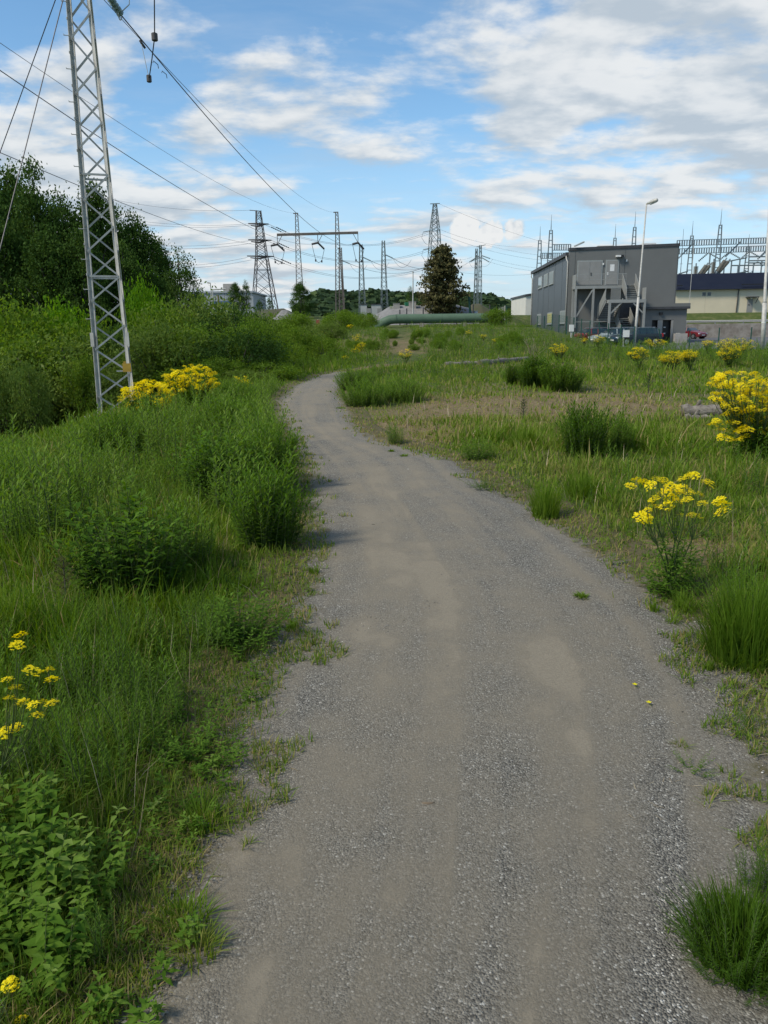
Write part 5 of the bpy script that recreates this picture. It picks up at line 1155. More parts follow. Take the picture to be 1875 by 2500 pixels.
def make_grass():
    out = []
    for (n, r0, r1) in ((260000, 1.15, 14), (150000, 10, 95), (60000, 1.2, 10)):
        x, y, r = polar(n, r0, r1)
        if n == 60000:                                       # the meadow goes on beyond the picture edges
            a = RNG.uniform(.57, 1.15, n) * np.where(RNG.random(n) < .5, 1, -1); x, y = r * np.sin(a), r * np.cos(a)
        off = off_path(x, y) + edge_noise(x, y); dry = dry_mask(x, y)
        u, v = proj(np.stack([x, y, H(x, y)], -1)); right = x > xR(np.clip(y, -8, 41))
        patch = fbm(x, y, .9, 77)
        pr = smst(-.08, .10, off) * np.where(right, np.clip(1.05 - .7 * dry, 0, 1), 1) * np.where(off < .5, .6 + .4 * smst(.35, .55, fbm(x, y, 3.5, 15)), 1)
        pr = pr * np.where(right & (y < 3.1), smst(.32, .62, fbm(x, y, 2.0, 52)) * .7 * smst(.0, .5, off), 1)
        enc = (off > -.22) & (fbm(x, y, 3.2, 29) > .60) & (RNG.random(n) < .8) & ~(y < 2.0); k = is_free(x, y) & ((RNG.random(n) < pr) | enc); x, y, r, off, dry, patch, right = x[k], y[k], r[k], off[k], dry[k], patch[k], right[k]; m = len(x)
        tuf = smst(.55, .78, fbm(x, y, 2.6, 63)); h = .035 + (np.where(right, .09, .13) * smst(.05, 1.3, off)) * (.3 + 1.2 * smst(.42, .72, patch)) + .16 * tuf * smst(.2, .9, off) + .05 * smst(18, 40, y); h = h * (1 - .6 * dry) * np.exp(RNG.normal(0, .32, m)); h = np.where(y > 40, h * .9, h)
        near_edge = (off < .35); h = np.where(near_edge, np.clip(h, .045, .12), h)
        w = np.maximum(.0034, .00125 * r) * RNG.uniform(.7, 1.4, m); w = np.minimum(w, .04)
        hue = .45 + .6 * (fbm(x, y, 1.1, 90) - .5) + .10 * (patch - .5) + RNG.normal(0, .11, m) + .08 * right
        isdry = RNG.random(m) < (.06 + .08 * right + .55 * dry + .25 * (off < .3)) * np.where(y > 18, .75, 1); hue = np.where(isdry, RNG.uniform(.70, 1.0, m) - .08 * smst(15, 35, y), hue)
        flat = RNG.random(m) < np.where(off < .45, .5, .12)
        h2 = np.where(flat, h * .45, h); ly = np.where(flat, h * 1.5, h)
        out.append(bake(P_blade, np.stack([x, y, GS(x, y) - .006], -1), RNG.uniform(0, 6.283, m), np.stack([w, ly, h2], -1), RNG.normal(0, .18, (m, 2)), hue))
    tag(baked('meadow_grass', M_grass, join_arrays(out)), 'uneven green and straw coloured meadow grass on both sides of the path', 'grass', kind='stuff')
    # seed heads / long stalks on the verge
    x, y, r = polar(1500, 1.5, 20); off = off_path(x, y); dry = dry_mask(x, y); k = (off > .25) & is_free(x, y) & (RNG.random(len(x)) < .5 + .4 * dry); x, y, r = x[k], y[k], r[k]; m = len(x)
    hh = RNG.uniform(.15, .38, m); w = np.maximum(.0018, .0007 * r)
    tag(baked('grass_stalks', M_dead, bake(P_blade, np.stack([x, y, H(x, y)], -1), RNG.uniform(0, 6.283, m), np.stack([w, hh, hh], -1), RNG.normal(0, .12, (m, 2)), RNG.uniform(0, 1, m))), 'thin dry grass stalks standing in the meadow', 'grass', kind='stuff')
    # straw lying on the bare right verge
    n = 700; x, y, r = polar(n, 2.4, 7, .1, .6); off = off_path(x, y); k = (np.abs(off) < .5) & (RNG.random(n) < smst(.45, .7, fbm(x, y, 1.6, 3)) * .8); x, y = x[k], y[k]; m = len(x)
    L_ = RNG.uniform(.025, .07, m)
    tag(baked('straw_litter', M_dead, bake([P_blade[6]], np.stack([x, y, GS(x, y) + .004], -1), RNG.uniform(0, 6.283, m), np.stack([np.full(m, .0022), L_, np.full(m, .006)], -1), None, RNG.uniform(.2, 1, m))), 'pale straw bits lying on the gravel edge', 'straw', kind='stuff')
make_grass()

def herb_arrays(protos, P, yaw, sc, tilt, hue):
    pick = RNG.integers(0, len(protos), len(P))
    return bake([p[0] for p in protos], P, yaw, sc, tilt, hue, pick), bake([p[1] for p in protos], P, yaw, sc, tilt, np.full(len(P), .2), pick)
def make_herbs():
    A = [(600, 838), (735, 805), (738, 812), (645, 842), (618, 880), (616, 905), (655, 965), (680, 1030), (688, 1085), (640, 1105), (540, 1110), (470, 1125), (350, 1135), (250, 1170), (100, 1215), (-200, 1200), (-200, 1010), (120, 985), (300, 930), (430, 880), (520, 850)]
    Bp = [(738, 806), (900, 775), (1250, 775), (1450, 800), (1300, 830), (1120, 845), (900, 880), (800, 890), (748, 880), (730, 850), (740, 825)]
    Cp = [(1300, 960), (1700, 900), (1800, 1150), (1700, 1500), (1560, 1400), (1480, 1250), (1350, 1150), (1200, 1080), (1230, 1000)]
    Dp = [(-150, 1330), (300, 1330), (520, 1330), (440, 1500), (380, 1600), (240, 1750), (-150, 1750)]
    lv, st = [], []
    def go(poly, n, r0, r1, protos, h0, h1, hue0, gate, seed, off0=.12):
        x, y, r = polar(n, r0, r1); u, v = proj(np.stack([x, y, H(x, y)], -1)); g = .55 * fbm(x, y, .8, seed) + .45 * fbm(x, y, 2.3, seed + 7); off = off_path(x, y)
        k = inpoly(u, v, poly) & (g > gate) & (off > off0); x, y, r, g, off = x[k], y[k], r[k], g[k], off[k]; m = len(x)
        h = (h0 + (h1 - h0) * smst(gate, gate + .2, g)) * np.exp(RNG.normal(0, .14, m)) * (.6 + .4 * smst(.1, .5, off))
        wd = h * np.maximum(1, r * .06) ; wd = np.minimum(wd, h * 1.8)
        a, b = herb_arrays(protos, np.stack([x, y, GS(x, y) - .006], -1), RNG.uniform(0, 6.283, m), np.stack([wd, wd, h], -1), RNG.normal(0, .12, (m, 2)), hue0 + .5 * (fbm(x, y, 1.7, seed + 3) - .5) + RNG.normal(0, .08, m)); lv.append(a); st.append(b)
    go(A, 23000, 3.5, 36, P_lance, .18, .58, .56, .385, 101, .3)
    go(A, 5000, 3.5, 30, P_wide, .2, .45, .40, .42, 105, .25)
    go(Bp, 9000, 10, 60, P_lance, .15, .5, .42, .46, 111)
    go(Cp, 4500, 2.5, 14, P_lance, .15, .40, .36, .48, 121, .3)
    go(Dp, 5000, 1.6, 5.5, P_fine, .14, .32, .42, .36, 131, .25)
    go(Dp, 2500, 1.6, 5.5, P_lance, .14, .30, .46, .42, 133, .3)
    go([(560, 800), (640, 740), (760, 712), (1120, 705), (1300, 745), (1659, 752), (1700, 800), (1250, 780), (900, 780), (740, 808)], 15000, 24, 100, P_lance, .25, .65, .45, .40, 151, .5)
    go(Dp, 900, 1.6, 5.5, P_wide, .12, .25, .4, .5, 135, .2)
    tag(baked('meadow_herbs', M_herb, join_arrays(lv)), 'mass of leafy green willowherb like shoots in the meadow', 'herbs', kind='stuff')
    tag(baked('herb_stems', M_stem, join_arrays(st)), 'thin green stems of the leafy meadow shoots', 'herbs', kind='stuff')
    # low rosettes and small weeds of the verge
    x, y, r = polar(2600, 1.4, 9); off = off_path(x, y); k = (off > -.02) & (off < 1.6) & (fbm(x, y, 2, 9) > .46); x, y = x[k], y[k]; m = len(x); s = RNG.uniform(.05, .13, m)
    a, b = herb_arrays(P_wide, np.stack([x, y, GS(x, y)], -1), RNG.uniform(0, 6.28, m), np.stack([s * 1.5, s * 1.5, s * .6], -1), RNG.normal(0, .1, (m, 2)), RNG.normal(.5, .15, m))
    tag(baked('verge_weeds', M_herb, a), 'low leafy weeds creeping along the path edges', 'weeds', kind='stuff')
make_herbs()

# ------------------------------------------------- single clumps
def clump(name, label, cat, base, rad_, h, n, protos, hue, mat=None, lean=.45, group=None, leafw=1.0, tall=.45, squash=1.0):
    """dome shaped tuft: stems spread from a base, shorter and more leaning outside"""
    T = thing(name, label, cat, base, group); q = np.sqrt(RNG.random(n)); a = RNG.uniform(0, 6.283, n); X = q * rad_ * np.cos(a); Y = q * rad_ * squash * np.sin(a)
    hh = h * (1 - tall * q ** 2) * np.exp(RNG.normal(0, .10, n)); bx, by = base[0] + X * .55, base[1] + Y * .55; P = np.stack([bx, by, GS(bx, by) - .006], -1)
    tl = np.stack([X * .45 / h, Y * .45 / h], -1) * (lean / .45) + RNG.normal(0, .07, (n, 2))
    # tilt acts before yaw, so turn it into each stem's own frame
    yaw = RNG.uniform(0, 6.283, n); c, s = np.cos(-yaw), np.sin(-yaw); tl = np.stack([tl[:, 0] * c - tl[:, 1] * s, tl[:, 0] * s + tl[:, 1] * c], -1)
    wd = hh * leafw; A, B = herb_arrays(protos, P, yaw, np.stack([wd, wd, hh], -1), tl, hue + RNG.normal(0, .08, n))
    baked('foliage', mat or M_herb, A, T); baked('stems', M_stem, B, T); return T
def tuft(name, label, base, rad_, h, n, hue, w=.006, group=None, lean=.7):
    T = thing(name, label, 'grass tuft', base, group); q = np.sqrt(RNG.random(n)); a = RNG.uniform(0, 6.283, n); X = q * rad_ * np.cos(a); Y = q * rad_ * np.sin(a)
    hh = h * (1 - .4 * q ** 2) * np.exp(RNG.normal(0, .22, n)); bx, by = base[0] + X * .5, base[1] + Y * .5
    yaw = a - 1.5708 + RNG.normal(0, .5, n); baked('blades', M_grass, bake(P_blade, np.stack([bx, by, GS(bx, by) - .006], -1), yaw, np.stack([np.full(n, w) * RNG.uniform(.7, 1.3, n), hh * lean, hh], -1), RNG.normal(0, .12, (n, 2)), hue + RNG.normal(0, .09, n)), T)
    return T
g = ground
def W(px, base): return px * Vector(base).y * 1.0 / FPX
b = g(580, 1180); clump('herb_clump', 'dense rounded leafy clump on the left verge, closest to the gravel', 'plant', b, .36, .58, 150, P_lance, .36)
b = g(285, 1285); clump('herb_clump', 'broad dark green leafy clump in the left foreground meadow', 'plant', b, .46, .56, 130, P_wide, .26); 
b = g(400, 1240); clump('herb_clump', 'lighter feathery clump right beside the broad dark one on the left', 'plant', b, .30, .48, 90, P_lance, .52)
b = g(480, 1080); clump('herb_clump', 'dark big leaved clump in the middle of the left herb bank', 'plant', b, .50, .6, 130, P_wide, .28)
b = g(575, 1055); clump('herb_clump', 'bushy clump overhanging the path where it narrows on the left', 'plant', b, .50, .62, 190, P_lance, .42)
b = g(255, 985); clump('herb_clump', 'dark wide clump on the left bank below the lattice pylon', 'plant', b, .62, .58, 160, P_lance, .30, leafw=1.2)
b = g(490, 955); clump('herb_clump', 'tall leafy clump at the left path edge before the bend', 'plant', b, .6, .6, 190, P_lance, .42, leafw=1.2)
b = g(500, 885); clump('herb_clump', 'leafy clump at the inside of the far path bend on the left', 'plant', b, .7, .55, 170, P_lance, .40, leafw=1.3)
b = g(1260, 990); clump('herb_clump', 'dark rounded clump standing alone in the right meadow', 'plant', b, .34, .60, 140, P_lance, .16, tall=.3)
b = g(1335, 975); clump('herb_clump', 'lower looser clump right beside the dark rounded one', 'plant', b, .30, .42, 80, P_lance, .30)
b = g(1155, 838); clump('herb_clump', 'dark low bushy clump left of the wider pale one near the log', 'plant', b, .6, .75, 150, P_lance, .14, leafw=1.5)
b = g(1212, 843); clump('herb_clump', 'wide grey green bushy clump in the right meadow behind the dry grass', 'plant', b, .75, .70, 170, P_lance, .42, leafw=1.5)
b = g(1112, 832); clump('herb_clump', 'small dark clump at the right end of the grey logs', 'plant', b, .35, .6, 70, P_lance, .22, leafw=1.5)
b = g(790, 876); clump('herb_clump', 'big green clump on the right where the path bends away', 'plant', b, .75, .52, 170, P_lance, .48, leafw=1.3)
b = g(870, 868); clump('herb_clump', 'broad green clump in the meadow right of the bend clump', 'plant', b, .75, .5, 150, P_lance, .52, leafw=1.3)
b = g(768, 842); clump('herb_clump', 'leafy clump closest to the vanishing end of the path', 'plant', b, .8, .55, 140, P_lance, .42, leafw=1.5)
b = g(855, 962); clump('herb_clump', 'small grey green plant alone on the dry grass at the right path edge', 'plant', b, .20, .30, 45, P_lance, .5)
b = g(1030, 993); clump('herb_clump', 'green weedy patch beside the gravel on the right', 'plant', b, .33, .26, 70, P_wide, .5)
b = g(1130, 968); tuft('grass_tuft', 'bright green grass tuft with small yellow flowers right of the gravel', b, .4, .28, 420, .5, .009)
b = g(1045, 1060); clump('weed', 'low dark weed spreading onto the gravel edge on the right', 'plant', b, .20, .13, 40, P_wide, .32, lean=1.2)
b = g(1178, 1122); tuft('grass_tuft', 'upright green tuft standing at the gravel edge on the right', b, .22, .34, 380, .42, .006)
b = g(1255, 1075); tuft('grass_tuft', 'loose grass tuft behind the upright tuft on the right', b, .3, .3, 320, .45, .007)
b = g(1610, 1425); tuft('grass_tuft', 'large lush green grass clump at the right picture edge', b, .36, .44, 1000, .30, .005, lean=1.0); b = g(1600, 1390); clump('herb_clump', 'leafy shoots rising inside the lush grass at the right edge', 'plant', b, .22, .36, 45, P_fine, .3)
b = g(1475, 1328); tuft('grass_tuft', 'spiky low tuft below the near yellow flowers', b, .13, .14, 160, .42, .005)
b = g(1455, 1285); clump('herb_clump', 'broad leaved foot of the near yellow flowering plant', 'plant', b, .24, .2, 45, P_wide, .38, lean=.9)
b = g(1412, 1338); tuft('grass_tuft', 'tiny green tuft alone on the gravel under the spiky tuft', b, .06, .07, 60, .42, .004)
b = g(1450, 1362); tuft('grass_tuft', 'small flat tuft on the bare right verge', b, .07, .05, 60, .5, .004, lean=1.4)
b = g(1530, 1472); tuft('grass_tuft', 'single small tuft on the gravel by the straw', b, .05, .06, 60, .4, .004)
b = g(1630, 1600); clump('weed', 'flat dark green weed at the right edge in the gravel', 'plant', b, .12, .07, 36, P_wide, .35, lean=1.6)
b = g(1495, 1695); clump('weed', 'small flat green weed alone in the right gravel', 'plant', b, .075, .06, 26, P_wide, .45, lean=1.5)
b = g(1470, 1640); tuft('grass_tuft', 'yellowish tiny tuft above the lone weed in the gravel', b, .05, .03, 50, .68, .003, lean=1.6)
b = g(1600, 2130); clump('herb_clump', 'dark leafy clump in the bottom right corner', 'plant', b, .20, .15, 120, P_fine, .15, lean=.7); tuft('grass_tuft', 'dark dense grass around the clump in the bottom right corner', g(1600, 2100), .27, .12, 1500, .08, .0035, lean=1.1)
b = g(1640, 1960); clump('herb_clump', 'dark leafy shoots above the bottom right corner clump', 'plant', b, .10, .16, 40, P_fine, .2)
b = g(1440, 2060); tuft('grass_tuft', 'faint tiny green sprout in the gravel bottom right', b, .025, .02, 30, .5, .003, lean=1.4)
b = g(630, 1375); tuft('grass_tuft', 'small green tuft sitting on the left gravel edge', b, .07, .07, 90, .4, .004)
b = g(678, 1243); tuft('grass_tuft', 'tiny tuft on the left gravel edge below the rounded clump', b, .07, .06, 80, .38, .005)
b = g(520, 1390); clump('herb_clump', 'leafy low clump on the left verge beside the gravel, mid foreground', 'plant', b, .27, .24, 80, P_wide, .38, lean=.8)
b = g(430, 1635); clump('herb_clump', 'flat broad leaved weed clump on the left gravel edge', 'plant', b, .20, .15, 60, P_wide, .36, lean=1.3)
b = g(500, 1525); clump('weed', 'grey green creeping weed at the left gravel edge', 'plant', b, .15, .09, 45, P_wide, .55, lean=1.4)
b = g(440, 1790); tuft('grass_tuft', 'matted tuft reaching into the gravel on the left', b, .15, .09, 220, .42, .004, lean=1.5)
b = g(400, 2000); tuft('grass_tuft', 'mossy green tuft surrounded by gravel at the lower left', b, .14, .07, 240, .4, .0035, lean=1.5)
b = g(430, 2090); tuft('grass_tuft', 'brownish tuft in the gravel near the bottom left', b, .12, .06, 200, .66, .0035, lean=1.5)
for i, (px, py, lab) in enumerate(((60, 1960, 'nettle like clump of broad leaves at the left picture edge'), (170, 1930, 'light green broad leaved shoots in the left foreground'), (100, 2090, 'broad leaved shoots low in the bottom left corner'), (30, 1850, 'tall nettle like shoots at the left edge above the corner'))):
    b = g(px, py); clump('nettle_clump', lab, 'plant', b, .2, (.26, .22, .2, .28)[i], 26, P_nettle, (.5, .62, .5, .45)[i], M_herb)
b = g(10, 1700); clump('herb_clump', 'feathery grey green plant at the left edge below the yellow flowers', 'plant', b, .16, .3, 26, P_fine, .75)
b = g(230, 2080); clump('herb_clump', 'small feathery shoot among the bottom left leaves', 'plant', b, .08, .18, 12, P_fine, .6)
# fresh weeds flat on the path
for px, py, lab, s in ((735, 888, 'dark moss patch on the path at the far bend', .22), (872, 995, 'small dark weed lying on the path, right one of two', .10), (845, 985, 'small dark weed lying on the path, left one of two', .07), (1255, 1310, 'flattened weed wisp on the right half of the path', .06)):
    b = g(px, py); tuft('weed', lab, b, s, .035, 130, .45, .006, lean=2.0)

# ------------------------------------------------- yellow flowering plants
def head_proto(seed, n=46):
    r = np.random.default_rng(seed); V, F, Hh = [], [], []
    for i in range(n):
        c = r.normal(0, 1, 3); c /= np.linalg.norm(c); c[2] = abs(c[2]) * .75; c *= r.uniform(.55, 1.0); a = r.uniform(0, 6.28)
        for k in range(4):                                  # four small petals
            w = a + k * 1.5708; d = np.array([math.cos(w), math.sin(w), .25]); s = np.array([-math.sin(w), math.cos(w), 0]); q = len(V)
            k_ = .17 if n > 20 else .26; V += [c, c + d * k_ * .5 + s * k_ * .4, c + d * k_, c + d * k_ * .5 - s * k_ * .4]; F += [q, q + 1, q + 2, q + 3]; Hh += [np.clip(.5 + r.normal(0, .2), 0, 1)] * 4
    return arr(V, F, Hh, 4)
P_head = [head_proto(i, 64) for i in range(4)]; P_headfar = [head_proto(10 + i, 12) for i in range(3)]
HEADME = []
for i, p in enumerate(P_head):
    me = raw_mesh('flower_head', *p[:3], p[3]); me.materials.append(M_petal); HEADME.append(me)
def yellow_plant(label, base, heads, hr, parts=True, leaves=20, lh=.25, group=None, mid=None):
    """branching stems from one foot, each ending in a yellow flower head (positions given)"""
    T = thing('yellow_flower', label, 'flower', base, group); base = Vector(base); V, F, Hh = [], [], []
    nb = max(3, len(heads) // 7); hs = sorted(heads, key=lambda p: math.atan2(p.y - base.y, p.x - base.x))
    for i, p in enumerate(hs):
        grp = hs[(i // 7) * 7:(i // 7) * 7 + 7]; cc = sum(grp, Vector()) / len(grp); fk = base.lerp(cc, .58) + Vector((0, 0, -.02)); st_ = base + Vector((random.gauss(0, .02), random.gauss(0, .02), 0))
        if i % 7 == 0: tri_tube(V, F, Hh, [tuple(st_), tuple(st_.lerp(fk, .5) + Vector((0, 0, .03))), tuple(fk)], hr * .17, hr * .11, .4)
        tri_tube(V, F, Hh, [tuple(fk), tuple(fk.lerp(p, .5) + Vector((0, 0, -.15 * (p - fk).length))), tuple(p)], hr * .10, hr * .05, .7)
    A = arr(V, F, Hh); baked('stems', M_stem, A, T)
    if parts:                                               # leaves up the stems
        V, F, Hh = [], [], []
        for i, p in enumerate(hs):
            for k in range(4):
                f = random.uniform(.15, .8); c = np.array(base.lerp(p, f)) + np.array([0, 0, .02]); a = random.uniform(0, 6.28); add_leaf(V, F, Hh, c, np.array([math.cos(a), math.sin(a), random.uniform(.2, .9)]), hr * random.uniform(.9, 2.2), hr * .45, .2, random.gauss(.45, .12))
        baked('stem_leaves', M_herb, arr(V, F, Hh), T)
    if parts:
        for i, p in enumerate(heads):
            h = bpy.data.objects.new('flower_head', HEADME[i % 4]); COL.objects.link(h); h.parent = T; h.location = p - base; s = hr * random.uniform(.75, 1.25); h.scale = (s, s, s * .9); h.rotation_euler = (random.gauss(0, .3), random.gauss(0, .3), random.uniform(0, 6.28))
    else:
        n = len(heads); baked('flowers', M_petal, bake(P_headfar, np.array([tuple(p) for p in heads]), RNG.uniform(0, 6.28, n), hr * RNG.uniform(.7, 1.3, n), None, RNG.normal(0, .1, n)), T)
    if leaves:
        q = np.sqrt(RNG.random(leaves)); a = RNG.uniform(0, 6.28, leaves); R_ = lh * .5; P = np.stack([base.x + q * R_ * np.cos(a), base.y + q * R_ * np.sin(a), np.full(leaves, base.z)], -1); hh = lh * RNG.uniform(.6, 1.1, leaves)
        A, B = herb_arrays(P_wide, P, RNG.uniform(0, 6.28, leaves), hh, RNG.normal(0, .2, (leaves, 2)), RNG.normal(.35, .1, leaves)); baked('leaves', M_herb, A, T)
    return T
def px_heads(base, lst, Y, jy=.12): return [atY(u, v, Y + random.uniform(-jy, jy)) for u, v in lst]
def bush_heads(base, top_px, wpx, hpx, n, Y):
    out = []
    for _ in range(n):
        a = random.uniform(0, 6.28); q = math.sqrt(random.random()); u = top_px[0] + wpx / 2 * q * math.cos(a); v = top_px[1] + hpx / 2 * q * math.sin(a); dy = wpx / 2 * Y / FPX * random.uniform(-.9, .9) * math.sqrt(max(0, 1 - q * q * .8))
        out.append(atY(u, v, Y + dy))
    return out
Yl = 2.15; b = Vector((atY(-60, 1800, Yl).x, Yl, Hs(-1.3, Yl)))
yellow_plant('tall yellow flowering plant at the left picture edge in the foreground', b, px_heads(b, [(45, 1375), (38, 1398), (105, 1450), (112, 1470), (68, 1453), (35, 1490), (22, 1512), (50, 1520), (72, 1525), (92, 1520), (112, 1522), (80, 1547), (20, 1582), (35, 1572), (4, 1590), (16, 1470)], Yl, .06), .026, True, 8, .2)
Yb = 1.5; b = Vector((atY(-20, 2250, Yb).x, Yb - .1, Hs(-.75, Yb))); yellow_plant('single yellow flower head at the bottom left edge', b, px_heads(b, [(18, 2128), (34, 2134), (26, 2118), (45, 2204), (10, 2140)], Yb, .03), .016, True, 6, .1)
b = g(1450, 1290); Yr = b.y - .0; hl = [(1375, 1040), (1390, 1045), (1362, 1052), (1405, 1050), (1420, 1040), (1435, 1045), (1450, 1052), (1440, 1065), (1460, 1062), (1470, 1070), (1450, 1078), (1425, 1070), (1415, 1080), (1465, 1085), (1490, 1030), (1500, 1028), (1480, 1036), (1528, 1048), (1476, 1058), (1490, 1068), (1485, 1082), (1510, 1070), (1398, 1105), (1410, 1098), (1385, 1118), (1440, 1095), (1452, 1100), (1475, 1115), (1500, 1118), (1555, 1085), (1563, 1092), (1560, 1108), (1395, 1122), (1517, 1090)]
yellow_plant('open yellow flowering plant with slender stems at the right of the path', b, px_heads(b, hl, Yr, .18), .042, True, 24, .3)
b = g(1640, 1000); yellow_plant('big dense yellow flowering bush at the right picture edge', b, bush_heads(b, (1600, 850), 150, 95, 110, b.y) + bush_heads(b, (1600, 915), 130, 80, 60, b.y) + bush_heads(b, (1720, 870), 160, 150, 60, b.y), .06, True, 60, .6)
b = g(318, 915); yellow_plant('yellow flowering bush in front of the foot of the near pylon', b, bush_heads(b, (315, 855), 120, 64, 130, b.y), .07, True, 60, .5)
b = g(415, 895); yellow_plant('taller yellow flowering bush to the right of the pylon foot', b, bush_heads(b, (412, 824), 118, 66, 130, b.y), .07, True, 60, .6)
b = g(525, 850); yellow_plant('small yellow flowering plant behind the left herb bank', b, bush_heads(b, (525, 823), 38, 20, 22, b.y), .10, False, 16, .4)
far_y = [(1380, 765, 42, 24, 'yellow flower clump left of the pair in the right meadow', 800), (1452, 772, 60, 26, 'wide yellow flower clump in the middle right meadow', 803), (1490, 768, 40, 20, 'yellow flower clump touching the wide one on its right', 800), (1575, 762, 50, 34, 'bright yellow flower clump below the fence posts at right', 795),
    (1590, 745, 90, 26, 'pale yellow flower stand at the fence on the right', 778), (1207, 754, 36, 20, 'round yellow flower clump in front of the grey hall', 785), (1293, 733, 28, 16, 'yellow flower clump in front of the red car', 760), (1415, 741, 50, 16, 'yellow flowers at the fence below the annex doors', 765),
    (877, 765, 26, 18, 'lone yellow flower clump in the mid meadow right of the path', 788), (772, 733, 22, 20, 'yellow flowers high on the slope left of the pipe', 748), (778, 748, 26, 16, 'yellow flowers halfway up the slope left of the pipe', 760), (768, 758, 20, 12, 'yellow flowers low on the slope left of the pipe', 768), (698, 720, 14, 8, 'tiny yellow flower clump above the ditch shrubs', 732),
    (757, 706, 14, 8, 'tiny yellow flower clump under the left pipe bend', 718), (905, 718, 14, 8, 'tiny yellow flower clump below the left part of the pipe', 728), (1012, 719, 14, 10, 'tiny yellow flower clump below the middle of the pipe', 730), (1044, 727, 14, 10, 'tiny yellow flower clump below the right part of the pipe', 737), (1076, 736, 30, 8, 'flat yellow flower patch right of the pipe', 744), (1262, 735, 16, 8, 'little yellow clump at the hall corner', 752), (1530, 742, 26, 12, 'yellow flowers near the fence in front of the dark red saloon', 770), (745, 773, 14, 6, 'tiny yellow flowers beyond the end of the path', 782)]
for u, v, w, h, lab, pb in far_y:
    b = g(u, pb); yellow_plant(lab, b, bush_heads(b, (u, v), w, h, max(14, int(w * 1.6)), b.y), max(.10, 3.2 * b.y / FPX), False, 10, .45, 'yellow flowers in the distance')
# two fallen blossoms on the path
for lab, u, v in (('fallen yellow blossom on the gravel, upper one of two', 1369, 1512), ('fallen yellow blossom on the gravel, lower one of two', 1399, 1548)):
    b = g(u, v); b.z = .03; T = thing('fallen_blossom', lab, 'blossom', b); V, F, Hh = [], [], []
    for k in range(5):
        a = k * 1.257; d = np.array([math.cos(a), math.sin(a), .35]); s = np.array([-math.sin(a), math.cos(a), 0]); q = len(V); c = np.array(b); V += [c, c + d * .007 + s * .005, c + d * .013, c + d * .007 - s * .005]; F += [q, q + 1, q + 2, q + 3]; Hh += [.6] * 4
    baked('petals', M_petal, arr(V, F, Hh, 4), T); MB().tube([b, b + Vector((.006, -.02, -.006))], .0012, 5).build('stalk', M_stem, T)
# two chips of bark / old weed in the middle of the path
b = g(925, 1770); T = thing('bark_piece', 'dark curved bit of bark lying in the middle of the path', 'bark', b)
MB().tube([Vector((b.x + .022 * k, b.y + .004 * k * k, .026)) for k in (-1, -.5, 0, .5, 1)], [.002, .0045, .005, .0045, .002], 6).build('strip', M_logend, T, True)

# ------------------------------------------------- small pines, dry plant
def small_pine(label, px, py, h, mat, hue=.4):
    b = g(px, py); T = thing('pine_seedling', label, 'tree', b); V, F, Hh = [], [], []; tr = MB().tube([b, b + Vector((.01, 0, h))], [h * .025, h * .008], 6); tr.build('trunk', M_bark, T)
    for w in range(7):
        t = .12 + .85 * w / 6; nb = 6 if w < 6 else 3
        for k in range(nb):
            a = k * 6.283 / nb + w * .7; ln = h * .42 * (1.05 - t) + h * .06; d = np.array([math.cos(a), math.sin(a), .75 + .3 * t]); d /= np.linalg.norm(d); c0 = np.array(b) + np.array([0, 0, t * h])
            for i in range(26):
                c = c0 + d * ln * i / 25; nd = d * .7 + RNG.normal(0, .55, 3); nd /= np.linalg.norm(nd); s = np.cross(nd, RNG.normal(0, 1, 3)); s /= np.linalg.norm(s); q = len(V); l = h * .10
                V += [c - s * h * .004, c + s * h * .004, c + nd * l]; F += [q, q + 1, q + 2]; Hh += [np.clip(hue + RNG.normal(0, .15), 0, 1)] * 3
    baked('needles', mat, arr(V, F, Hh), T)
small_pine('little pine seedling standing in the dry grass on the right', 1130, 908, .34, M_pine, .3)
small_pine('orange tinged pine seedling in the left foreground grass', 145, 1320, .30, M_pine, .95)
small_pine('tiny pine seedling at the left edge of the bank', 100, 1345, .16, M_pine, .7)
small_pine('tiny pine seedling at the right side of the dry grass', 1400, 850, .45, M_pine, .3)
b = g(1150, 785); T = thing('dry_plant', 'leafless pale dry plant standing in front of the grey hall', 'plant', b); V, F, Hh = [], [], []
for k in range(16):
    a = random.uniform(0, 6.28); e = b + Vector((math.cos(a) * random.uniform(.1, .65), math.sin(a) * .4, random.uniform(.5, 1.15))); m_ = b.lerp(e, .5) + Vector((0, 0, .12)); tri_tube(V, F, Hh, [tuple(b), tuple(m_), tuple(e)], .014, .006, random.random())
    for _ in range(2): f = m_.lerp(e, random.random()); tri_tube(V, F, Hh, [tuple(f), tuple(f + Vector((random.gauss(0, .12), random.gauss(0, .1), .2)))], .007, .004, random.random())
baked('stalks', M_dead, arr(V, F, Hh), T); MB().tube([b + Vector((0, 0, -.05)), b + Vector((0, 0, .1))], [.04, .03], 6).build('root', M_bark, T)

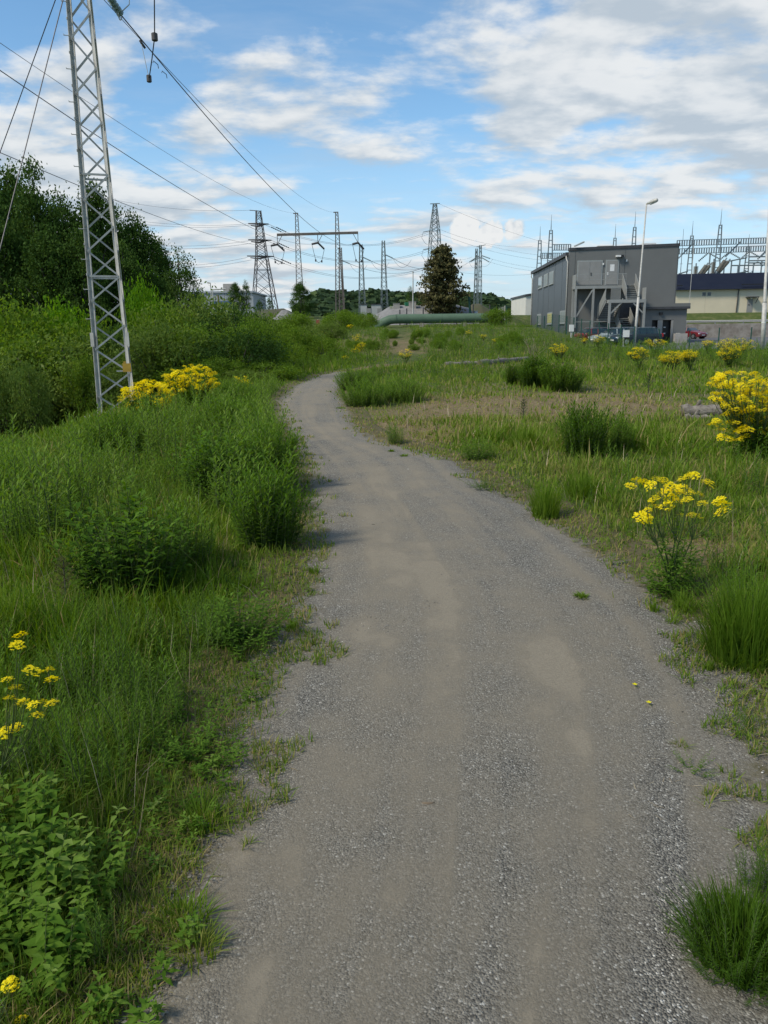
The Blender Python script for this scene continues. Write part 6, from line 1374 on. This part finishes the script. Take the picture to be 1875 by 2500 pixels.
# ------------------------------------------------- trees and shrubs
def crown_mesh(name, seed, ncl, nl, c0, rx, ls, sig, pw=1.6, top=.0, asp=1.0):
    """unit-height crown made of leaf faces gathered in clumps -> (leaf mesh, wood mesh)"""
    r = np.random.default_rng(seed); cs = []
    while len(cs) < ncl:
        p = r.uniform(-1, 1, 3); n = np.linalg.norm(p)
        if n > 1 or n < .25: continue
        if r.random() > n ** pw: continue
        t = (p[2] + 1) / 2; rr = rx * (1.25 - top * t ** 1.4)
        lob = 1 + .22 * math.sin(3 * math.atan2(p[1], p[0]) + seed) * (1 - abs(p[2]))
        cs.append(np.array([p[0] * rr * lob, p[1] * rr * lob, c0 + (1 - c0) * t]))
    cs = np.array(cs); C = np.repeat(cs, nl, 0); n = len(C); d = r.normal(0, 1, (n, 3)) * sig * np.array([1, 1, .75]); P = C + d
    a = r.normal(0, 1, (n, 3)); a /= np.linalg.norm(a, axis=1)[:, None]; b_ = np.cross(a, r.normal(0, 1, (n, 3))); b_ /= np.linalg.norm(b_, axis=1)[:, None]
    s = ls * r.uniform(.6, 1.3, (n, 1)); V = np.stack([P + a * s, P + b_ * s * .6, P - a * s, P - b_ * s * .6], 1).reshape(-1, 3); F = np.arange(4 * n)
    hc = np.repeat(r.normal(0, .10, ncl), nl) + r.normal(0, .12, n) + .40; me = raw_mesh(name, V, F, np.full(n, 4), np.repeat(hc, 4))
    mb = MB(); mb.tube([(0, 0, 0), (.01, .005, .3), (-.005, .01, .6), (.0, 0, .93)], [.020, .015, .009, .003], 8)
    for c in cs[:26]:
        z0 = max(.08, c[2] - .16 - .5 * math.hypot(c[0], c[1])); z0 = min(z0, .85); mb.tube([(0, 0, z0), (c[0] * .5, c[1] * .5, z0 + (c[2] - z0) * .6), tuple(c)], [.008, .005, .0015], 5)
    w = bpy.data.meshes.new(name + '_wood'); w.from_pydata([tuple(v) for v in mb.v], [], mb.f); w.update(); shade(w); w.materials.append(M_bark); return me, w
def bush_mesh(name, seed, ncl, nl, rx, ls, sig):
    r = np.random.default_rng(seed); cs = []
    while len(cs) < ncl:
        p = r.uniform(-1, 1, 3); n = np.linalg.norm(p)
        if n > 1 or n < .35: continue
        t = (p[2] + 1) / 2; k = 1 + .25 * math.sin(2.5 * math.atan2(p[1], p[0]) + seed); cs.append(np.array([p[0] * rx * k, p[1] * rx * k, .06 + .88 * t * (1 - .18 * r.random())]))
    cs = np.array(cs); C = np.repeat(cs, nl, 0); n = len(C); P = C + r.normal(0, 1, (n, 3)) * sig; P[:, 2] = np.maximum(P[:, 2], .01)
    a = r.normal(0, 1, (n, 3)) + np.array([0, 0, .6]); a /= np.linalg.norm(a, axis=1)[:, None]; b_ = np.cross(a, r.normal(0, 1, (n, 3))); b_ /= np.linalg.norm(b_, axis=1)[:, None]; s = ls * r.uniform(.6, 1.35, (n, 1))
    V = np.stack([P + a * s, P + b_ * s * .5, P - a * s, P - b_ * s * .5], 1).reshape(-1, 3); hc = np.repeat(r.normal(0, .09, ncl), nl) + r.normal(0, .12, n) + .42
    me = raw_mesh(name, V, np.arange(4 * n), np.full(n, 4), np.repeat(hc, 4)); mb = MB()
    for c in cs[:22]: mb.tube([(c[0] * .08, c[1] * .08, 0), (c[0] * .45, c[1] * .45, c[2] * .55), tuple(c)], [.016, .010, .003], 5)
    w = bpy.data.meshes.new(name + '_wood'); w.from_pydata([tuple(v) for v in mb.v], [], mb.f); w.update(); shade(w); w.materials.append(M_bark); return me, w
TREES = [crown_mesh('crown', s, 140, 150, .08, .26, .0088, .034, .9, .85) for s in (1, 2, 3)] + [crown_mesh('crown_thin', 7, 85, 90, .18, .23, .0085, .032, 1.1, .8)]
BUSHES = [bush_mesh('shrub_crown', s, 85, 110, .62, .021, .075) for s in (11, 12, 13)]
_mc = {}
def with_mat(me, mat):
    k = (me.name, mat.name)
    if k not in _mc: m2 = me.copy(); m2.materials.clear(); m2.materials.append(mat); _mc[k] = m2
    return _mc[k]
def plant_tree(name, label, pr, mat, u, vtop, Y, wpx, cat, group=None, rxu=.24, zb0=None):
    """scaled copy of a prototype: top and width from the photograph, foot on the terrain at distance Y"""
    tp = atY(u, vtop, Y); x = tp.x; z0 = (Hs(x, Y) if zb0 is None else zb0) - .05; h = tp.z - z0; T = thing(name, label, cat, (x, Y, z0), group); sx = (wpx / 2 * Y / FPX) / rxu
    T.scale = (sx, sx, h); T.rotation_euler = (0, 0, random.uniform(0, 6.28))
    o = bpy.data.objects.new('crown', with_mat(pr[0], mat)); COL.objects.link(o); o.parent = T; w = bpy.data.objects.new('trunk' if 'tree' in name else 'branches', pr[1]); COL.objects.link(w); w.parent = T; w.location = (0, 0, 0)
    return T
tl = [(-70, 330, 44, 190, 0, 'dark tree cut by the left picture edge'), (18, 368, 46, 150, 1, 'dark leafy tree at the far left, second from the edge'), (66, 345, 41, 150, 2, 'tallest dark tree on the left, below the guy wires'), (128, 410, 45, 140, 0, 'dark tree directly left of the near pylon'), (196, 402, 43, 150, 1, 'dark tree behind the upper half of the near pylon'), (240, 440, 50, 130, 2, 'dark tree just right of the near pylon, set back'), (288, 455, 44, 130, 0, 'pointed dark tree right of the near pylon'), (335, 520, 46, 110, 1, 'dark tree at the right part of the grove'), (383, 530, 42, 110, 3, 'airy tree at the right end of the dark grove'), (418, 600, 44, 56, 3, 'small thin tree in front of the warehouse end'), (-20, 420, 38, 160, 2, 'dark lower tree at the left edge in front of the grove'), (95, 480, 37, 150, 0, 'shorter dark tree in the front row left of the pylon'), (170, 500, 37, 140, 1, 'shorter dark tree in the front row behind the pylon'), (262, 520, 38, 120, 2, 'shorter dark tree in the front row right of the pylon'), (325, 570, 39, 100, 0, 'lowest dark tree in the front row of the grove')]
for u, v, Y, w, k, lab in tl: plant_tree('broadleaf_tree', lab, TREES[k], M_tleaf, u, v, Y, w * .9, 'tree', 'dark grove on the left', .235)
bl = [(20, 640, 31, 170, M_bleaf, 'green shrub at the left edge under the dark grove'), (118, 628, 32, 120, M_bright, 'fresh light green tall shrub left of the pylon'), (180, 665, 30, 120, M_bleaf, 'green shrub touching the left side of the pylon'), (55, 715, 28, 170, M_bleaf, 'wide green shrub at the left in the hollow'), (150, 712, 27.5, 190, M_wleaf, 'soft grey green willow shrub left of the pylon foot'), (235, 690, 29, 130, M_tleaf, 'green shrub seen through the pylon lattice'), (302, 594, 34, 78, M_bright, 'bright yellow green young maple right of the pylon'),
    (345, 640, 31, 120, M_bleaf, 'green shrub below the bright young maple'), (395, 622, 33, 130, M_wleaf, 'olive willow shrub in the middle of the hollow'), (455, 632, 33, 150, M_wleaf, 'pale olive willow shrub in front of the warehouse'), (515, 650, 31, 120, M_tleaf, 'green shrub right of the olive willows'), (552, 672, 29, 90, M_bleaf, 'rounded shrub at the right end of the hollow'), (340, 690, 27, 150, M_wleaf, 'low willow shrub behind the left yellow flowers'), (425, 690, 28, 160, M_bleaf, 'low green shrub behind the taller yellow flowers'), (510, 705, 27, 130, M_tleaf, 'dark green shrub next to the path bank'), (575, 745, 30, 70, M_wleaf, 'grey green rounded shrub by the left herb bank'), (620, 735, 36, 70, M_bleaf, 'shrub left of the path end'), (625, 695, 46, 70, M_bleaf, 'farther shrub above the path end at left'), (662, 700, 48, 60, M_wleaf, 'olive shrub in the ditch beyond the path end'), (700, 722, 46, 60, M_bleaf, 'low shrub just left of where the path vanishes'), (575, 668, 50, 80, M_bleaf, 'distant shrub below the three armed tower'), (640, 672, 66, 60, M_bleaf, 'small shrub at the portal left leg'), (735, 668, 74, 60, M_bleaf, 'green shrub below the portal right leg'), (790, 672, 82, 40, M_bleaf, 'green shrub in front of the left pipe bend'), (1076, 664, 82, 44, M_bleaf, 'dark shrub hiding the right pipe bend'), (1130, 702, 78, 44, M_bleaf, 'low shrub left of the hall foot'), (715, 690, 62, 50, M_wleaf, 'pale shrub on the slope left of the yellow flowers'), (855, 658, 96, 22, M_bleaf, 'little shrub on the left end of the gravel mound')]
for i, (u, v, Y, w, m_, lab) in enumerate(bl): plant_tree('shrub', lab, BUSHES[i % 3], m_, u, v, Y, w * 1.45, 'shrub', 'shrubs in the hollow and on the slope', .62)
# low understorey filling the hollow
for i in range(26):
    u = -40 + i * 24 + random.uniform(-10, 10); Y = random.uniform(24, 30); v = 762 + random.uniform(-22, 26) + (18 if u > 470 else 0)
    plant_tree('low_shrub', 'low green shrub among many filling the hollow behind the pylon foot', BUSHES[i % 3], random.choice((M_bleaf, M_wleaf, M_bleaf)), u, v, Y, random.uniform(90, 170), 'shrub', 'low shrubs filling the hollow', .62)
for i in range(30):
    u = random.uniform(700, 1130); v = random.uniform(712, 752); b = g(u, v + 10)
    hh = random.uniform(.4, .8); T = thing('low_shrub', 'small dark shrub among many dotted over the slope below the pipe', 'shrub', (b.x, b.y, b.z - .05), 'small shrubs on the slope'); s = hh * random.uniform(.7, 1.2); T.scale = (s, s, hh)
    o = bpy.data.objects.new('crown', with_mat(BUSHES[i % 3][0], M_bleaf)); COL.objects.link(o); o.parent = T; w = bpy.data.objects.new('branches', BUSHES[i % 3][1]); COL.objects.link(w); w.parent = T
# far trees
for u, v, Y, w, k, m_, lab in ((648, 607, 106, 44, 0, M_tleaf, 'dark tree behind the left leg of the portal pylon'), (508, 612, 130, 34, 1, M_tleaf, 'dark birch cluster tree left of the three armed tower'), (530, 603, 130, 22, 3, M_tleaf, 'thin tall birch left of the three armed tower'), (560, 645, 150, 18, 3, M_tleaf, 'thin young tree inside the base of the three armed tower'), (582, 640, 150, 16, 3, M_tleaf, 'thin tree at the right foot of the three armed tower'), (925, 640, 98, 46, 1, M_tleaf, 'green tree at the left side of the brown conifer'), (985, 645, 100, 30, 2, M_tleaf, 'low green tree at the right side of the brown conifer'), (886, 617, 150, 22, 3, M_tleaf, 'single thin tree behind the pale pole'), (1008, 640, 130, 22, 3, M_pine, 'small bluish tree right of the brown conifer'), (745, 668, 95, 36, 2, M_bleaf, 'light green young tree below the slender masts')):
    plant_tree('broadleaf_tree', lab, TREES[k], m_, u, v, Y, w, 'tree', 'trees in the distance', .235)
def conifer(label, u, vtop, Y, wpx, mat, seed=5):
    tp = atY(u, vtop, Y); z0 = Hs(tp.x, Y) - .05; h = tp.z - z0; R_ = wpx / 2 * Y / FPX; base = Vector((tp.x, Y, z0)); T = thing('conifer', label, 'tree', base); r = np.random.default_rng(seed); V, F, Hh = [], [], []
    mb = MB(); mb.tube([base, base + Vector((0, 0, h * .5)), base + Vector((0, 0, h * .97))], [.22, .15, .03], 8); mb.tube([base + Vector((-.75, .2, 0)), base + Vector((-.55, .2, h * .35)), base + Vector((-.35, .1, h * .62))], [.16, .1, .03], 8)
    for i in range(210):
        t = .18 + .80 * max(0.0, (i // 11) / 19 + r.normal(0, .008)) ** .9; prof = max(0.0, 1 - t) ** .55 * 1.15 if t > .3 else (.62 + 1.2 * (t - .18)); ln = R_ * prof * r.uniform(.5, 1.2); a = i * 2.4 + r.normal(0, .4); dr = r.uniform(-.25, .15); d = Vector((math.cos(a), math.sin(a), dr)); s0 = base + Vector((0, 0, t * h)); mb.tube([s0, s0 + d * ln], [.035, .01], 4)
        for k in range(52):
            f = r.uniform(.15, 1.05); c = np.array(s0 + d * ln * f) + r.normal(0, 1, 3) * np.array([.22, .22, .11]); n1 = r.normal(0, 1, 3); n1 /= np.linalg.norm(n1); n2 = np.cross(n1, r.normal(0, 1, 3)); n2 /= np.linalg.norm(n2); s = r.uniform(.12, .25); q = len(V)
            V += [c + n1 * s, c + n2 * s * .5, c - n1 * s, c - n2 * s * .5]; F += [q, q + 1, q + 2, q + 3]; Hh += [np.clip(.42 + .12 * math.sin(i) + r.normal(0, .16), 0, 1)] * 4
    mb.build('trunk', M_bark, T, True); baked('crown', mat, arr(V, F, Hh, 4), T)
conifer('tall brownish conifer with two trunks behind the green pipe', 957, 528, 93, 112, M_needle)
